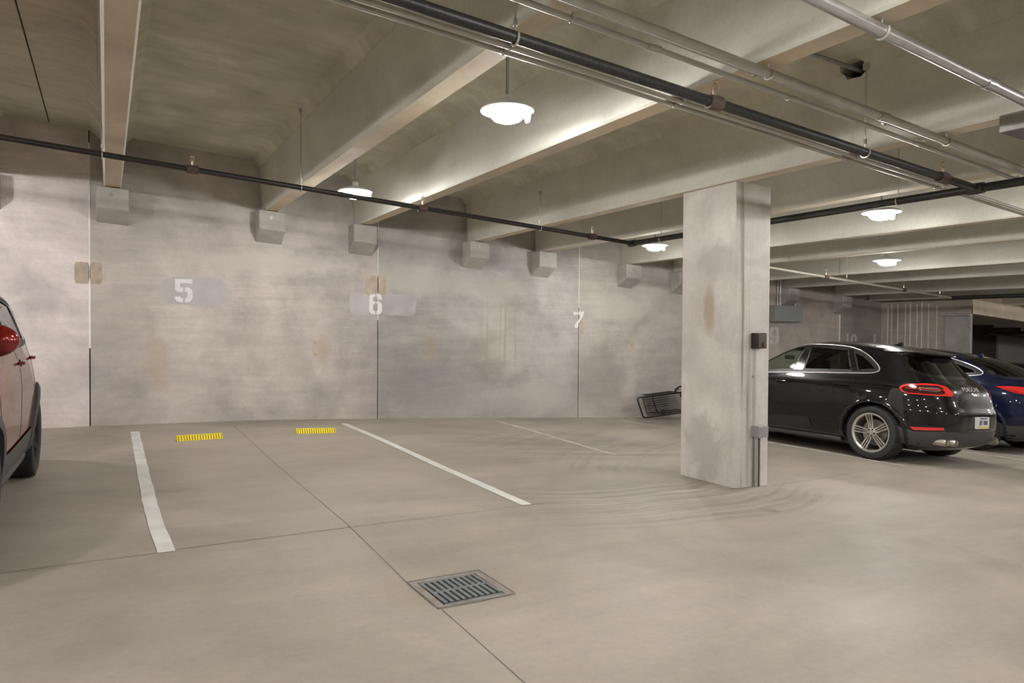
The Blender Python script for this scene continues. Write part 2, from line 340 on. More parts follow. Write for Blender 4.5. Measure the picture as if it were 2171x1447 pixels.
# ------------------------------------------------------------------ back wall: panels, recess strips, corbels, painted numbers
wall = struct(MB().box(-9, 18.83, 11.49, 11.75, -4.2, 2.78).obj('wall_back', M['joint']))
JX = [-9.0, -4.5, -.2, 4.05, 8.33, 12.6, 16.94, 18.83]
TINT = [(1.42, 1.39, 1.42), (1.40, 1.37, 1.41), (.95, .93, .92), (.83, .835, .835), (.88, .87, .84), (.86, .83, .76), (.55, .55, .50)]
def zfloor_wall(x): return FZ(x, 11.45) - .03
for i, (a, b) in enumerate(zip(JX, JX[1:])):
    p = MB(); k = 8
    top = lambda x: 1.955 + CS * (x - .1)
    for q in range(k):
        x0 = a + .008 + (b - a - .016) * q / k; x1 = a + .008 + (b - a - .016) * (q + 1) / k
        p.add([(x0, 11.45, zfloor_wall(x0)), (x1, 11.45, zfloor_wall(x1)), (x1, 11.45, 2.78 + CS * x1), (x0, 11.45, 2.78 + CS * x0),
               (x0, 11.50, zfloor_wall(x0)), (x1, 11.50, zfloor_wall(x1)), (x1, 11.50, 2.78 + CS * x1), (x0, 11.50, 2.78 + CS * x0)],
              [(0, 1, 2, 3)] + ([(0, 3, 7, 4)] if q == 0 else []) + ([(1, 5, 6, 2)] if q == k - 1 else []))
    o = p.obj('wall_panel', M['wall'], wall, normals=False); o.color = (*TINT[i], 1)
for x, z0, z1 in ((-.2, -.3, 2.6), (4.05, .15, 2.45), (8.33, .45, 1.95), (16.94, -1.5, .95)):
    w = .05 if x > 10 else (.022 if x < 0 else .013)
    MB().box(x - w / 2, x + w / 2, 11.444, 11.47, z0, z1).obj('joint_sealant', M['caulk'], wall)
def blob(cx, cz, rx, rz, seed=0, k=22, j=.12, p=4):
    r = random.Random(seed); out = []
    for i in range(k):
        a = 2 * PI * i / k; c, s = math.cos(a), math.sin(a); q = (abs(c) ** p + abs(s) ** p) ** (-1 / p) * (1 + r.uniform(-j, j))
        out.append((cx + rx * c * q, cz + rz * s * q))
    return out
def onwall(name, poly, mat, t=.004, y=11.45):
    b = MB(); b.prism(poly, lambda a, c: (a, y - t, c), lambda a, c: (a, y + .002, c)); return b.obj(name, mat, wall)
for i, (a, b_, c, d) in enumerate(((-.29, .765, .085, .15), (-.12, .765, .075, .15), (3.94, .755, .095, .16), (4.12, .765, .08, .165), (8.41, .07, .06, .12))):
    onwall('repair_patch', blob(a, b_, c, d, i, j=.03 if i < 4 else .15, p=10 if i < 4 else 2), M['patch'], .006)
for i, a in enumerate(((2.98, -.35, .05, .12), (9.75, -.3, .06, .12))): onwall('repair_patch', blob(*a, i + 20, j=.2, p=2), M['patch'])
onwall('painted_over_patch', blob(1.16, .55, .46, .215, 3, j=.035, p=5), M['ghost'], .002)
onwall('painted_over_patch', blob(3.74, .42, .19, .185, 4, j=.03, p=5), M['ghost'], .002)
onwall('painted_over_patch', blob(4.42, .42, .34, .19, 5, j=.05, p=4), M['ghostb'], .002)
def arcp(cx, cz, r0, r1, a0, a1, k=7):
    o = [(cx + r1 * math.cos(math.radians(a0 + (a1 - a0) * i / k)), cz + r1 * math.sin(math.radians(a0 + (a1 - a0) * i / k))) for i in range(k + 1)]
    return o + [(cx + r0 * math.cos(math.radians(a1 - (a1 - a0) * i / k)), cz + r0 * math.sin(math.radians(a1 - (a1 - a0) * i / k))) for i in range(k + 1)]
def digit(name, pieces, x, z, w, h, mat, t=.005):    # pieces in a 0..1 by 0..1 stencil box
    b = MB()
    for pc in pieces: b.prism([(x + u * w, z + v * h) for u, v in pc], lambda a, c: (a, 11.45 - t, c), lambda a, c: (a, 11.449, c))
    return b.obj(name, mat, wall)
D5 = [[(.02, 1), (.98, 1), (.98, .82), (.30, .82), (.30, .64), (.47, .64), (.47, .44), (.16, .44), (.02, .52)],
      [(.56, .64), (.78, .64), (.93, .56), (1, .44), (1, .20), (.93, .08), (.78, 0), (.56, 0), (.56, .17), (.66, .18), (.72, .24), (.72, .38), (.66, .45), (.56, .46)],
      [(.0, .23), (.0, .16), (.08, .05), (.22, 0), (.47, 0), (.47, .17), (.36, .17), (.30, .23)]]
D6 = [[(.47, 1), (.22, 1), (.08, .94), (0, .82), (0, .18), (.08, .06), (.22, 0), (.47, 0), (.47, .15), (.36, .17), (.30, .24), (.30, .44), (.36, .50), (.47, .52), (.47, .64), (.30, .62), (.30, .78), (.36, .84), (.47, .85)],
      [(.56, 1), (.78, 1), (.92, .94), (1, .82), (1, .72), (.72, .72), (.70, .80), (.64, .84), (.56, .85)],
      [(.56, .64), (.78, .62), (.93, .55), (1, .45), (1, .18), (.92, .06), (.78, 0), (.56, 0), (.56, .15), (.66, .17), (.71, .24), (.71, .44), (.66, .50), (.56, .52)]]
D7 = [[(0, .96), (.02, .80), (.12, .77), (.30, .80), (.44, .78), (.46, .96), (.25, .93)], [(.50, 1.0), (.50, .80), (.66, .74), (.62, .60), (.84, .64), (.97, .80), (1, 1.02), (.8, .97)], [(.62, .60), (.40, .42), (.16, .20), (.12, .04), (.30, 0), (.44, .04), (.50, .30), (.84, .64)]]
D9 = [[(1 - u, 1 - v) for u, v in pc] for pc in D6]
D1 = [[(.3, .82), (.5, 1), (.72, 1), (.72, 0), (.42, 0), (.42, .78)]]
D0 = [[(.46, 1), (.22, .97), (0, .80), (0, .2), (.22, .03), (.46, 0), (.46, .17), (.3, .25), (.3, .75), (.46, .83)], [(.54, 1), (.78, .97), (1, .80), (1, .2), (.78, .03), (.54, 0), (.54, .17), (.7, .25), (.7, .75), (.54, .83)]]
lab(digit('painted_number', D5, .885, .385, .245, .345, M['paint']), 'white stencilled number 5')
lab(digit('painted_number', D6, 3.895, .25, .23, .355, M['paint']), 'white stencilled number 6')
lab(digit('painted_number', D7, 8.19, .04, .27, .345, M['paint']), 'white hand painted number 7')
lab(digit('painted_number', D9, 14.15, -.32, .34, .42, M['ghost2']), 'faded number 9')
lab(digit('painted_number', D1, 17.15, -.42, .25, .37, M['ghost2']), 'faded numeral of the number 10')
lab(digit('painted_number', D0, 17.45, -.42, .24, .36, M['ghost2']), 'faded numeral of the number 10')
lab(digit('painted_number', D1, 18.38, -.42, .25, .37, M['ghost2']), 'faded numeral by the corner')
TEES = [1.16 + 3.645 * k for k in range(-3, 10)]
STEMS = sorted([c + s for c in TEES for s in (-1.075, 1.075)])
SB = 1.958 + .006; SL = 2.757          # heights at x = 0 of the stem soffits and of the slab soffit
for x in STEMS:
    if -8.8 < x < 18.2:
        zt = SB + CS * x - .012; b = MB(); w = .2
        for q in (0,):
            prof = [(11.47, zt), (11.14, zt), (11.14, zt - .29), (11.45, zt - .47), (11.47, zt - .47)]
            vs = [(x - w + .004 * q, y, z - CS * 0 + (-w) * CS) for y, z in prof] + [(x + w, y, z + w * CS) for y, z in prof]
            b.add(vs, [tuple(range(5)), tuple(range(5, 10))[::-1]] + [(i, 5 + i, 5 + (i + 1) % 5, (i + 1) % 5) for i in range(5)])
        o = b.obj('corbel', M['corbel'], wall)
        bm = bmesh.new(); bm.from_mesh(o.data); bmesh.ops.bevel(bm, geom=bm.edges[:], offset=.012, segments=1, affect='EDGES'); bm.to_mesh(o.data); bm.free()
        d = MB(); d.lathe([(0, -.004), (.028, -.004), (.028, .004)], (x - .02, 11.138, zt - .10), 'y', 12); d.obj('bolt_plug', M['boxgrey'], o)

# ------------------------------------------------------------------ ceiling: double tees
YA, YB = -8.0, 11.15
ceil = struct(MB().box(-9, 34, YA, 11.6, 2.95, 3.10, CS).obj('ceiling', M['slab']))
for c in TEES:
    x0, x1 = c - 1.8225 + .008, c + 1.8225 - .008
    if x1 < -9 or x0 > 34: continue
    yb = 11.448 if x0 < 18.0 else 13.3
    prof = []                     # slab underside with a haunch fillet beside each stem
    for s in (-1, 1):
        st = c + s * 1.075
        prof += [(st - .26, SL), (st - .16, SL - .10), (st + .16, SL - .10), (st + .26, SL)]
    low = [(x0, SL)] + prof + [(x1, SL)]
    poly = low + [(x1, SL + .2), (x0, SL + .2)]
    slab = MB().prism(poly, lambda a, z: (a, YA, z + CS * a), lambda a, z: (a, yb, z + CS * a)).obj('slab_panel', M['slab'], ceil)
    for s in (-1, 1):
        st = c + s * 1.075; b = MB(); h0, h1 = .108, .15; zs = SB + CS * st; ch = .018
        pr = [(-h0 + ch, zs, 1), (h0 - ch, zs, 0), (h0, zs + ch, 0), (h1, SL + CS * st + .02, 0), (-h1, SL + CS * st + .02, 0), (-h0, zs + ch, 0)]
        k = len(pr); ye = YB + .29 if st < 18.7 else 13.3
        vs = [(st + p[0], YA, p[1]) for p in pr] + [(st + p[0], ye, p[1]) for p in pr]
        b.add(vs, [tuple(range(k))[::-1], tuple(range(k, 2 * k))]); b.cur = 1; b.add([vs[0], vs[1], vs[k + 1], vs[k]], [(0, 1, 2, 3)]); b.cur = 0
        for i in range(1, k): b.add([vs[i], vs[(i + 1) % k], vs[k + (i + 1) % k], vs[k + i]], [(0, 1, 2, 3)])
        bmv = b.obj('stem', [M['stem'], M['soffit']], slab)
        bm = bmesh.new(); bm.from_mesh(bmv.data); bmesh.ops.remove_doubles(bm, verts=bm.verts[:], dist=1e-5); bmesh.ops.recalc_face_normals(bm, faces=bm.faces[:]); bm.to_mesh(bmv.data); bm.free()
        if abs(st - 5.88) < .2:  # blockout through which a conduit enters the stem
            cut = MB(); cut.prism([(3.88, 2.33), (3.86, 2.385), (3.70, 2.39), (3.65, 2.36), (3.65, 2.29), (3.71, 2.25), (3.84, 2.26)], lambda y, z: (st - .6, y, z), lambda y, z: (st + .01, y, z))
            co = cut.obj('cutter', M['stem'])
            for tgt in (bmv, slab):
                md = tgt.modifiers.new('hole', 'BOOLEAN'); md.object = co; md.solver = 'EXACT'
                dg = bpy.context.evaluated_depsgraph_get(); me = bpy.data.meshes.new_from_object(tgt.evaluated_get(dg)); tgt.modifiers.clear(); tgt.data = me
            bpy.data.objects.remove(co, do_unlink=True)
# remaining shell
wl = struct(MB().box(-9.2, -9, YA, 11.6, -1.5, 3.6).obj('wall_left', M['wall'])); wl.color = (1, 1, 1, 1)
wf = struct(MB().box(-9.2, 34, YA - .2, YA, -3.6, 3.6).obj('wall_front', M['wall'])); wf.color = (1, 1, 1, 1)
wr = struct(MB().box(34, 34.2, YA, 13.8, -3.8, 1.6).obj('wall_right', M['wall'])); wr.color = (.8, .8, .8, 1)
# the wall steps forward at the right-hand end, with an opening under a header
wj = struct(MB().box(18.83, 18.88, 9.1, 11.49, -2.7, 1.75).obj('wall_step', M['wall'])); wj.color = (.88, .84, .76, 1)
pl_ = MB().bbox(18.78, 18.87, 9.095, 9.72, -2.6, .42, .01).obj('pilaster', M['corbel'], wj)
MB().bbox(18.70, 18.86, 9.08, 9.80, .42, .48, .008).obj('ledge', M['corbel'], wj)
for i in range(9): 
    y = 9.95 + i * .165 + random.uniform(-.04, .04); MB().box(18.822, 18.832, y, y + random.uniform(.01, .028), -2.0 + random.random() * .4, .78 - .1 * random.random()).obj('lime_run', M['caulk'], wj)
hd = MB()
hd.add([(18.83, 9.1, .48), (34, 9.1, -.45), (34, 9.1, 1.2), (19.0, 9.1, 1.9), (18.83, 9.22, .48), (34, 9.22, -.45), (34, 9.22, 1.2), (19.0, 9.22, 1.9)], [(0, 1, 2, 3), (4, 7, 6, 5), (0, 4, 5, 1), (3, 2, 6, 7), (0, 3, 7, 4), (1, 5, 6, 2)])
hdr = struct(hd.obj('wall_header', M['soffit']))
fb = struct(MB().box(18.83, 34, 13.5, 13.7, -3.9, 1.6).obj('wall_far', M['pitshade']))  # near-black colour stands in for the unlit room beyond the opening
MB().box(29.8, 33.9, 13.42, 13.5, -3.6, -.06).obj('pale_wall_panel', M['farwall'], fb)
MB().tube([(28.6, 13.3, -.02), (33.9, 13.3, -.34)], .05).obj('pipe', M['blackpipe'], fb)

# ------------------------------------------------------------------ column
cz0 = FZ(6.2, 5.5) - .05
colm = struct(MB().bbox(5.845, 6.40, 5.183, 5.98, cz0, SB + CS * 5.88 + .008, .012).obj('column', M['column']))
tag(colm, 'square pale concrete pillar standing between the empty stalls and the black car', 'pillar')

# ------------------------------------------------------------------ hanging garage lights
def make_light():
    r = empty('garage_light')
    MB().lathe([(.0, .115), (.035, .115), (.04, .07), (.075, .05), (.13, .035), (.195, .012), (.215, -.004), (.212, -.012), (.19, -.002), (.12, .012), (0, .014)], n=40).obj('shade', M['shade'], r, smooth=True)
    MB().lathe([(.142, .008), (.148, -.02), (.135, -.052), (.11, -.078), (.07, -.094), (0, -.1)], n=32).obj('lens_bowl', M['lens'], r, smooth=True)
    bu = MB().lathe([(.042, .006), (.042, -.042)], n=16).obj('bulb', M['bulb'], r)
    MB().lathe([(0, -.046), (.045, -.046), (.045, -.042), (0, -.042)], n=16).obj('blocking_cap', M['shade'], bu)  # added cap, blocks the bulb's downward light so the walls get more
    MB().lathe([(.0, .02), (.026, .02), (.028, -.03), (.02, -.075), (.0, -.08)], (.165, -.055, -.01), n=12).obj('motion_sensor', M['shade'], r, smooth=True)
    rd = MB().tube([(0, 0, .1), (0, 0, .98)], .013, 10).obj('stem_rod', M['boxgrey'], r)
    MB().lathe([(.0, .0), (.055, 0), (.055, -.03), (.018, -.05)], (0, 0, .97), n=16).obj('canopy', M['boxgrey'], rd, smooth=True)
    return r
def copy_tree(o, parent=None):
    c = o.copy(); COL.objects.link(c); c.parent = parent
    for ch in list(o.children): copy_tree(ch, c)
    return c
L0 = make_light(); firstL = True
LH = 1.915
LS = [(2.76, 4.78, 'large hanging garage light glowing in the middle of the ceiling'), (2.74, 8.60, 'hanging garage light near the wall above the number 6'),
      (7.95, 8.78, 'small hanging garage light just left of the pillar'), (7.98, 4.87, 'hanging garage light right of the pillar, the nearer one'),
      (11.45, 6.88, 'small garage light far beyond the pillar, above the black car')]
OFF = [(-2.4, 8.7), (-2.5, 4.8), (-2.5, 1.0), (2.75, .9), (7.95, .9), (13.1, 2.6), (13.1, -.4), (18.3, 2.8), (23, 5.0), (23.5, 1.0), (-7.2, 8.6), (-7.2, 3), (-2.5, -3.4), (2.75, -3.4), (7.95, -3.4), (13.1, -4), (29, 4.5), (19, -3)]
for i, (x, y, *lb) in enumerate([l for l in LS] + OFF):
    o = L0 if firstL else copy_tree(L0); firstL = False
    zz = LH + CS * x; o.location = (x, y, zz); o.rotation_euler = (0, 0, .1)
    tag(o, lb[0] if lb else 'hanging garage light outside the picture', 'light', 'hanging garage lights' if lb else 'garage lights out of view')
    top = SL + CS * x - zz
    for ch in o.children:
        if ch.name.startswith('stem_rod'): ch.scale = (1, 1, top / .99)

# ------------------------------------------------------------------ pipes and conduits
def XL(x, y, h): return (x, y, h + CS * x)
def hanger(x, y, z, r, top, parent):
    b = MB(); b.tube([(x, y + (r + .006) * math.cos(a), z + (r + .008) * math.sin(a)) for a in [math.radians(-200 + i * 220 / 12) for i in range(13)]], .008, 6)
    b.tube([(x, y, z + r), (x, y, top)], .006, 6)
    b.lathe([(0, -.02), (.014, -.02), (.014, .02), (0, .02)], (x, y, z + r + .05), n=8)
    if top > z + .35: b.box(x - .02, x + .02, y - .02, y + .02, top - .05, top)
    return b.obj('hanger', M['zinc'], parent)
def hangerY(x, y, z, r, top, parent):
    b = MB(); b.tube([(x + (r + .006) * math.cos(a), y, z + (r + .008) * math.sin(a)) for a in [math.radians(-200 + i * 220 / 12) for i in range(13)]], .008, 6)
    b.tube([(x, y, z + r), (x, y, top)], .006, 6); return b.obj('hanger', M['zinc'], parent)
def sprinkler(x, y, z, r, parent):
    c = MB().lathe([(r, -.06), (r + .012, -.06), (r + .014, -.045), (r + .014, .045), (r + .012, .06), (r, .06)], (x, y, z), 'x', 16).obj('coupling', M['rust'], parent, smooth=True)
    s = MB(); s.lathe([(0, 0), (.014, 0), (.014, .05), (.008, .055), (.008, .07), (0, .07)], (x, y, z + r), n=8)
    for q in (-1, 1): s.tube([(x + q * .01, y, z + r + .05), (x + q * .022, y, z + r + .075), (x, y, z + r + .105)], .004, 5)
    s.lathe([(0, .105), (.026, .107), (.026, .111), (0, .113)], (x, y, z + r), n=10)
    s.obj('sprinkler_head', M['brass'], c)
def xpipe(name, x0, x1, y, h, r, mat, label, cat='pipe', n=14):
    b = MB().tube([XL(x0, y, h), XL(x1, y, h)], r, n); o = b.obj(name, mat, smooth=True); return tag(o, label, cat)
PX = 7.14; PZ = 1.80 + CS * PX
pA = xpipe('sprinkler_pipe', -9, PX, 8.40, 1.80, .031, M['blackpipe'], 'black sprinkler pipe running along the wall under the beams')
for x, top in ((-.03, 2.35), (2.01, 2.35), (5.41, 2.0)): hanger(x, 8.40, 1.80 + CS * x, .034, SL + CS * x - .01 if top > 2.1 else top, pA)
for x in (.83, 3.58, 6.35): sprinkler(x, 8.40, 1.80 + CS * x, .034, pA)
pB = xpipe('sprinkler_pipe', -9, PX, 3.43, 1.80, .036, M['blackpipe'], 'thick black sprinkler pipe crossing the upper right of the ceiling')
for x, l in ((2.03, 0), (5.38, 1)): hanger(x, 3.43, 1.80 + CS * x, .036, (SL + CS * x - .01) if not l else 2.2, pB)
for x in (3.64, 6.55): sprinkler(x, 3.43, 1.80 + CS * x, .036, pB)
pY = tag(MB().tube([(PX, -7.9, PZ), (PX, 8.40, PZ)], .04, 14).obj('sprinkler_main', M['blackpipe'], smooth=True), 'black main pipe running away from the camera past both sides of the pillar', 'pipe')
for y in (7.75, 4.18, 1.2): hangerY(PX, y, PZ, .04, SL + CS * PX - .01, pY)
for y in (8.40, 3.43): MB().lathe([(.04, -.07), (.052, -.07), (.055, 0), (.052, .07), (.04, .07)], (PX, y, PZ), 'y', 16).obj('elbow', M['blackpipe'], pY, smooth=True)
pP = tag(MB().tube([XL(10.2, 8.5, 2.7), XL(10.2, 8.5, 1.84), XL(10.26, 8.5, 1.8), XL(16.7, 8.5, 1.80)], .026, 12).obj('sprinkler_pipe', M['beige'], smooth=True), 'thin pale sprinkler pipe beyond the pillar, above the black car', 'pipe')
for x in (12.12, 14.78): sprinkler(x, 8.5, 1.80 + CS * x, .026, pP)
for x in (12.78, 16.2): hanger(x, 8.5, 1.80 + CS * x, .026, SL + CS * x - .02, pP)
pQ = tag(MB().tube([(16.7, -7.9, 1.80 + CS * 16.7), (16.7, 8.5, 1.80 + CS * 16.7)], .045, 12).obj('sprinkler_main', M['blackpipe'], smooth=True), 'dark main pipe at the far right above the wall opening', 'pipe')
def clamp(x, ys_, z, r, parent):
    b = MB()
    for y in ys_:
        b.tube([(x, y + (r + .003) * math.cos(a), z + (r + .003) * math.sin(a)) for a in [math.radians(-180 + i * 180 / 8) for i in range(9)]], .005, 5)
        for s in (-1, 1): b.box(x - .012, x + .012, y + s * (r + .012) - .009, y + s * (r + .012) + .009, z - .004, z + r + .006)
    return b.obj('pipe_clamp', M['zinc'], parent)
SX = [x for x in STEMS if 0 < x < 14]
def conduit(x0, x1, y, h, r, mat, label, xs_c, coup=()):
    o = xpipe('conduit', x0, x1, y, h, r, mat, label, 'conduit')
    for x in xs_c: clamp(x, [y], h + CS * x, r, o)
    for x in coup: MB().lathe([(r, -.05), (r + .005, -.05), (r + .005, .05), (r, .05)], XL(x, y, h), 'x', 14).obj('conduit_coupling', mat, o, smooth=True)
    return o
conduit(-9, 10.5, 3.84, 1.942, .017, M['conduit'], 'upper one of the two thin grey conduits strapped side by side under the beams', SX[1:6])
conduit(-9, 10.5, 3.925, 1.942, .017, M['conduit'], 'lower one of the two thin grey conduits strapped side by side under the beams', SX[1:6])
conduit(-9, 8.6, 3.23, 1.905, .018, M['conduit'], 'grey conduit running just above the thick black pipe', (2.28, 5.82, 7.4), (2.9, 4.2))
conduit(-9, 8.6, 3.15, 1.93, .010, M['conduit'], 'thinnest grey conduit running beside the fat pale pipe', (3.73, 5.2))
big = conduit(-9, 8.6, 3.05, 1.905, .030, M['conduit'], 'fat pale grey conduit crossing the top right', (), (5.0,))
for x in (3.73, 5.88, 7.38): hanger(x, 3.05, 1.905 + CS * x, .030, SB + CS * x + .01, big)
far = conduit(-9, 8.6, 2.29, 1.90, .036, M['galv'], 'shiny galvanised pipe at the top right corner', (), (4.9,))
for x in (3.73, 5.88): hanger(x, 2.29, 1.90 + CS * x, .036, SB + CS * x + .01, far)
tag(MB().tube([(4.9, 3.90, 2.43), (5.86, 3.74, 2.315)], .019, 8).obj('conduit', M['boxgrey'], smooth=True), 'short dark conduit entering the square hole in the beam', 'conduit')
jb = tag(MB().bbox(5.72, 6.12, 2.02, 2.60, SB + CS * 6.0 - .12 , SB + CS * 5.88 + .001, .006).obj('junction_box', M['galv']), 'shiny flat metal box under the beam at the right edge', 'box')

# ------------------------------------------------------------------ devices on the column
db = tag(MB().bbox(6.10, 6.26, 5.10, 5.182, -.19, -.02, .006).obj('alarm_device', M['devblack']), 'small black control box high on the pillar face', 'device')
MB().bbox(6.118, 6.242, 5.092, 5.101, -.178, -.032, .003).obj('cover', M['devbrown'], db)
MB().lathe([(0, -.012), (.022, -.012), (.026, 0)], (6.20, 5.093, -.145), 'y', 16).obj('dial', M['devblack'], db)
c1 = tag(MB().tube([(6.155, 5.165, -1.04), (6.155, 5.165, -.19)], .010, 8).obj('conduit', M['conduit'], smooth=True), 'thin bright conduit joining the black box and grey box on the pillar', 'conduit')
MB().box(6.125, 6.185, 5.158, 5.182, -.50, -.485).obj('pipe_strap', M['zinc'], c1)
gb = tag(MB().bbox(6.12, 6.275, 5.075, 5.182, -1.165, -1.04, .005).obj('junction_box', M['boxgrey']), 'grey metal box low on the pillar face', 'box')
lw = tag(MB().tube([(6.165, 5.15, FZ(6.16, 5.15) - .01), (6.165, 5.15, -1.165)], .024, 12).obj('conduit', M['galv'], smooth=True), 'wider conduit from the grey pillar box down to the floor', 'conduit')
tag(MB().tube([(6.235, 5.158, FZ(6.23, 5.15) - .01), (6.235, 5.158, -1.165)], .012, 8).obj('conduit', M['conduit'], smooth=True), 'thinner conduit from the grey pillar box down to the floor', 'conduit')
MB().box(6.19, 6.222, 5.150, 5.182, cz0 + .05, -1.165).obj('backing_strut', M['devblack'], lw)

# ------------------------------------------------------------------ box and conduits on the far wall
wb = tag(MB().bbox(14.1, 15.12, 11.24, 11.452, .235, .64, .01).obj('wall_trough', M['boxgreen']), 'long grey electrical trough on the wall right of the pillar', 'electrical box')
MB().bbox(14.12, 14.42, 11.228, 11.241, .25, .625, .004).obj('cover', M['boxgreen'], wb)
for i, (x, r) in enumerate(((14.37, .02), (14.46, .03), (14.68, .02), (15.02, .028))):
    tag(MB().tube([(x, 11.40, .63), (x, 11.40, SL + CS * x + .02)], r, 10).obj('conduit', M['conduit'], smooth=True),
        ['thin conduit rising from the grey trough, leftmost of four', 'wider conduit rising from the grey trough, second from the left', 'thin conduit rising from the grey trough, third from the left', 'wider conduit rising from the grey trough, rightmost of four'][i], 'conduit')

# ------------------------------------------------------------------ rubber wheel stops
def wheel_stop(x0, y0, x1, y1, label):
    L = math.hypot(x1 - x0, y1 - y0); a = math.atan2(y1 - y0, x1 - x0)
    cx, cy = (x0 + x1) / 2, (y0 + y1) / 2; sl = (FZsurf(x1, y1) - FZsurf(x0, y0)) / L
    r = MB(); pr = [(-.062, 0), (.062, 0), (.05, .03), (.022, .066), (-.022, .066), (-.05, .03)]
    r.prism(pr, lambda v, z: (-L / 2, v, z), lambda v, z: (L / 2, v, z))
    o = r.obj('wheel_stop', M['yellow']); n = 17
    for i in range(n):
        x = -L / 2 + (i + .5) * L / n
        g = MB(); w = .0045
        g.add([(x - w, -.0640, .004), (x + w, -.0640, .004), (x + w, -.0525, .031), (x - w, -.0525, .031), (x - w, -.0250, .0655), (x + w, -.0250, .0655)], [(0, 1, 2, 3), (3, 2, 5, 4)])
        g.obj('groove', M['groove'], o, normals=False)
    for s in (-1, 1):
        MB().lathe([(0, .002), (.012, .002), (.012, -.01)], (s * L * .36, 0, .067), n=10).obj('bolt', M['zinc'], o)
    o.location = (cx, cy, FZsurf(cx, cy) + .001); o.rotation_euler = (0, -math.atan(sl), a)
    return tag(o, label, 'wheel stop', 'yellow rubber wheel stops')
wheel_stop(.76, 9.62, 1.30, 9.68, 'yellow ribbed rubber wheel stop nearer the red car, left one')
wheel_stop(2.29, 9.84, 2.83, 9.82, 'yellow ribbed rubber wheel stop in the middle, right one')

# ------------------------------------------------------------------ floor drain
dz = FZ(1.72, 3.5)
dr = empty('floor_drain', (1.725, 3.487, (FZsurf(1.50, 3.28) + FZsurf(1.95, 3.28) + FZsurf(1.95, 3.69) + FZsurf(1.50, 3.69)) / 4), 'square cast iron drain grate set in the floor', 'drain')
dr.rotation_euler = (math.atan((FZsurf(1.72, 3.70) - FZsurf(1.72, 3.27)) / .43), -math.atan((FZsurf(1.955, 3.5) - FZsurf(1.495, 3.5)) / .46), 0)
fr = MB()
for (a, b_, c, d) in ((-.235, .235, .175, .218), (-.235, .235, -.217, -.19), (-.235, -.19, -.19, .175), (.185, .235, -.19, .175)): fr.box(a, b_, c, d, -.05, .005)
fr.obj('rim', M['ironrim'], dr)
fe = MB()
for (a, b_, c, d) in ((-.235, .235, .213, .219), (-.235, .235, -.218, -.212), (-.236, -.230, -.212, .213), (.230, .236, -.212, .213)): fe.box(a, b_, c, d, -.02, .009)
fe.obj('frame_edge', M['galv'], dr)
gt = MB(); X0, X1, Y0, Y1 = -.182, .178, -.185, .168; ns = 9; bw = (X1 - X0) / (ns + .6)
gt.box(X0, X1, Y0, Y0 + .022, -.03, .002); gt.box(X0, X1, Y1 - .022, Y1, -.03, .008); ym = -.006; gt.box(X0, X1, ym - .012, ym + .012, -.03, .008)
for i in range(ns + 1):
    x = X0 + .012 + i * (X1 - X0 - .024) / ns
    w = .0105
    for (p, q) in ((Y0 + .022, ym - .012), (ym + .012, Y1 - .022)): gt.box(x - w, x + w, p, q, -.028, .008)
g = gt.obj('grate', M['iron'], dr); g.rotation_euler = (0, 0, .03)
pt = MB(); pt.add([(-.236, -.218, -.35), (.236, -.218, -.35), (.236, .219, -.35), (-.236, .219, -.35), (-.236, -.218, 0), (.236, -.218, 0), (.236, .219, 0), (-.236, .219, 0)], [(0, 1, 2, 3), (0, 4, 5, 1), (1, 5, 6, 2), (2, 6, 7, 3), (3, 7, 4, 0)])
pt.obj('sump', M['pitshade'], dr, normals=False)

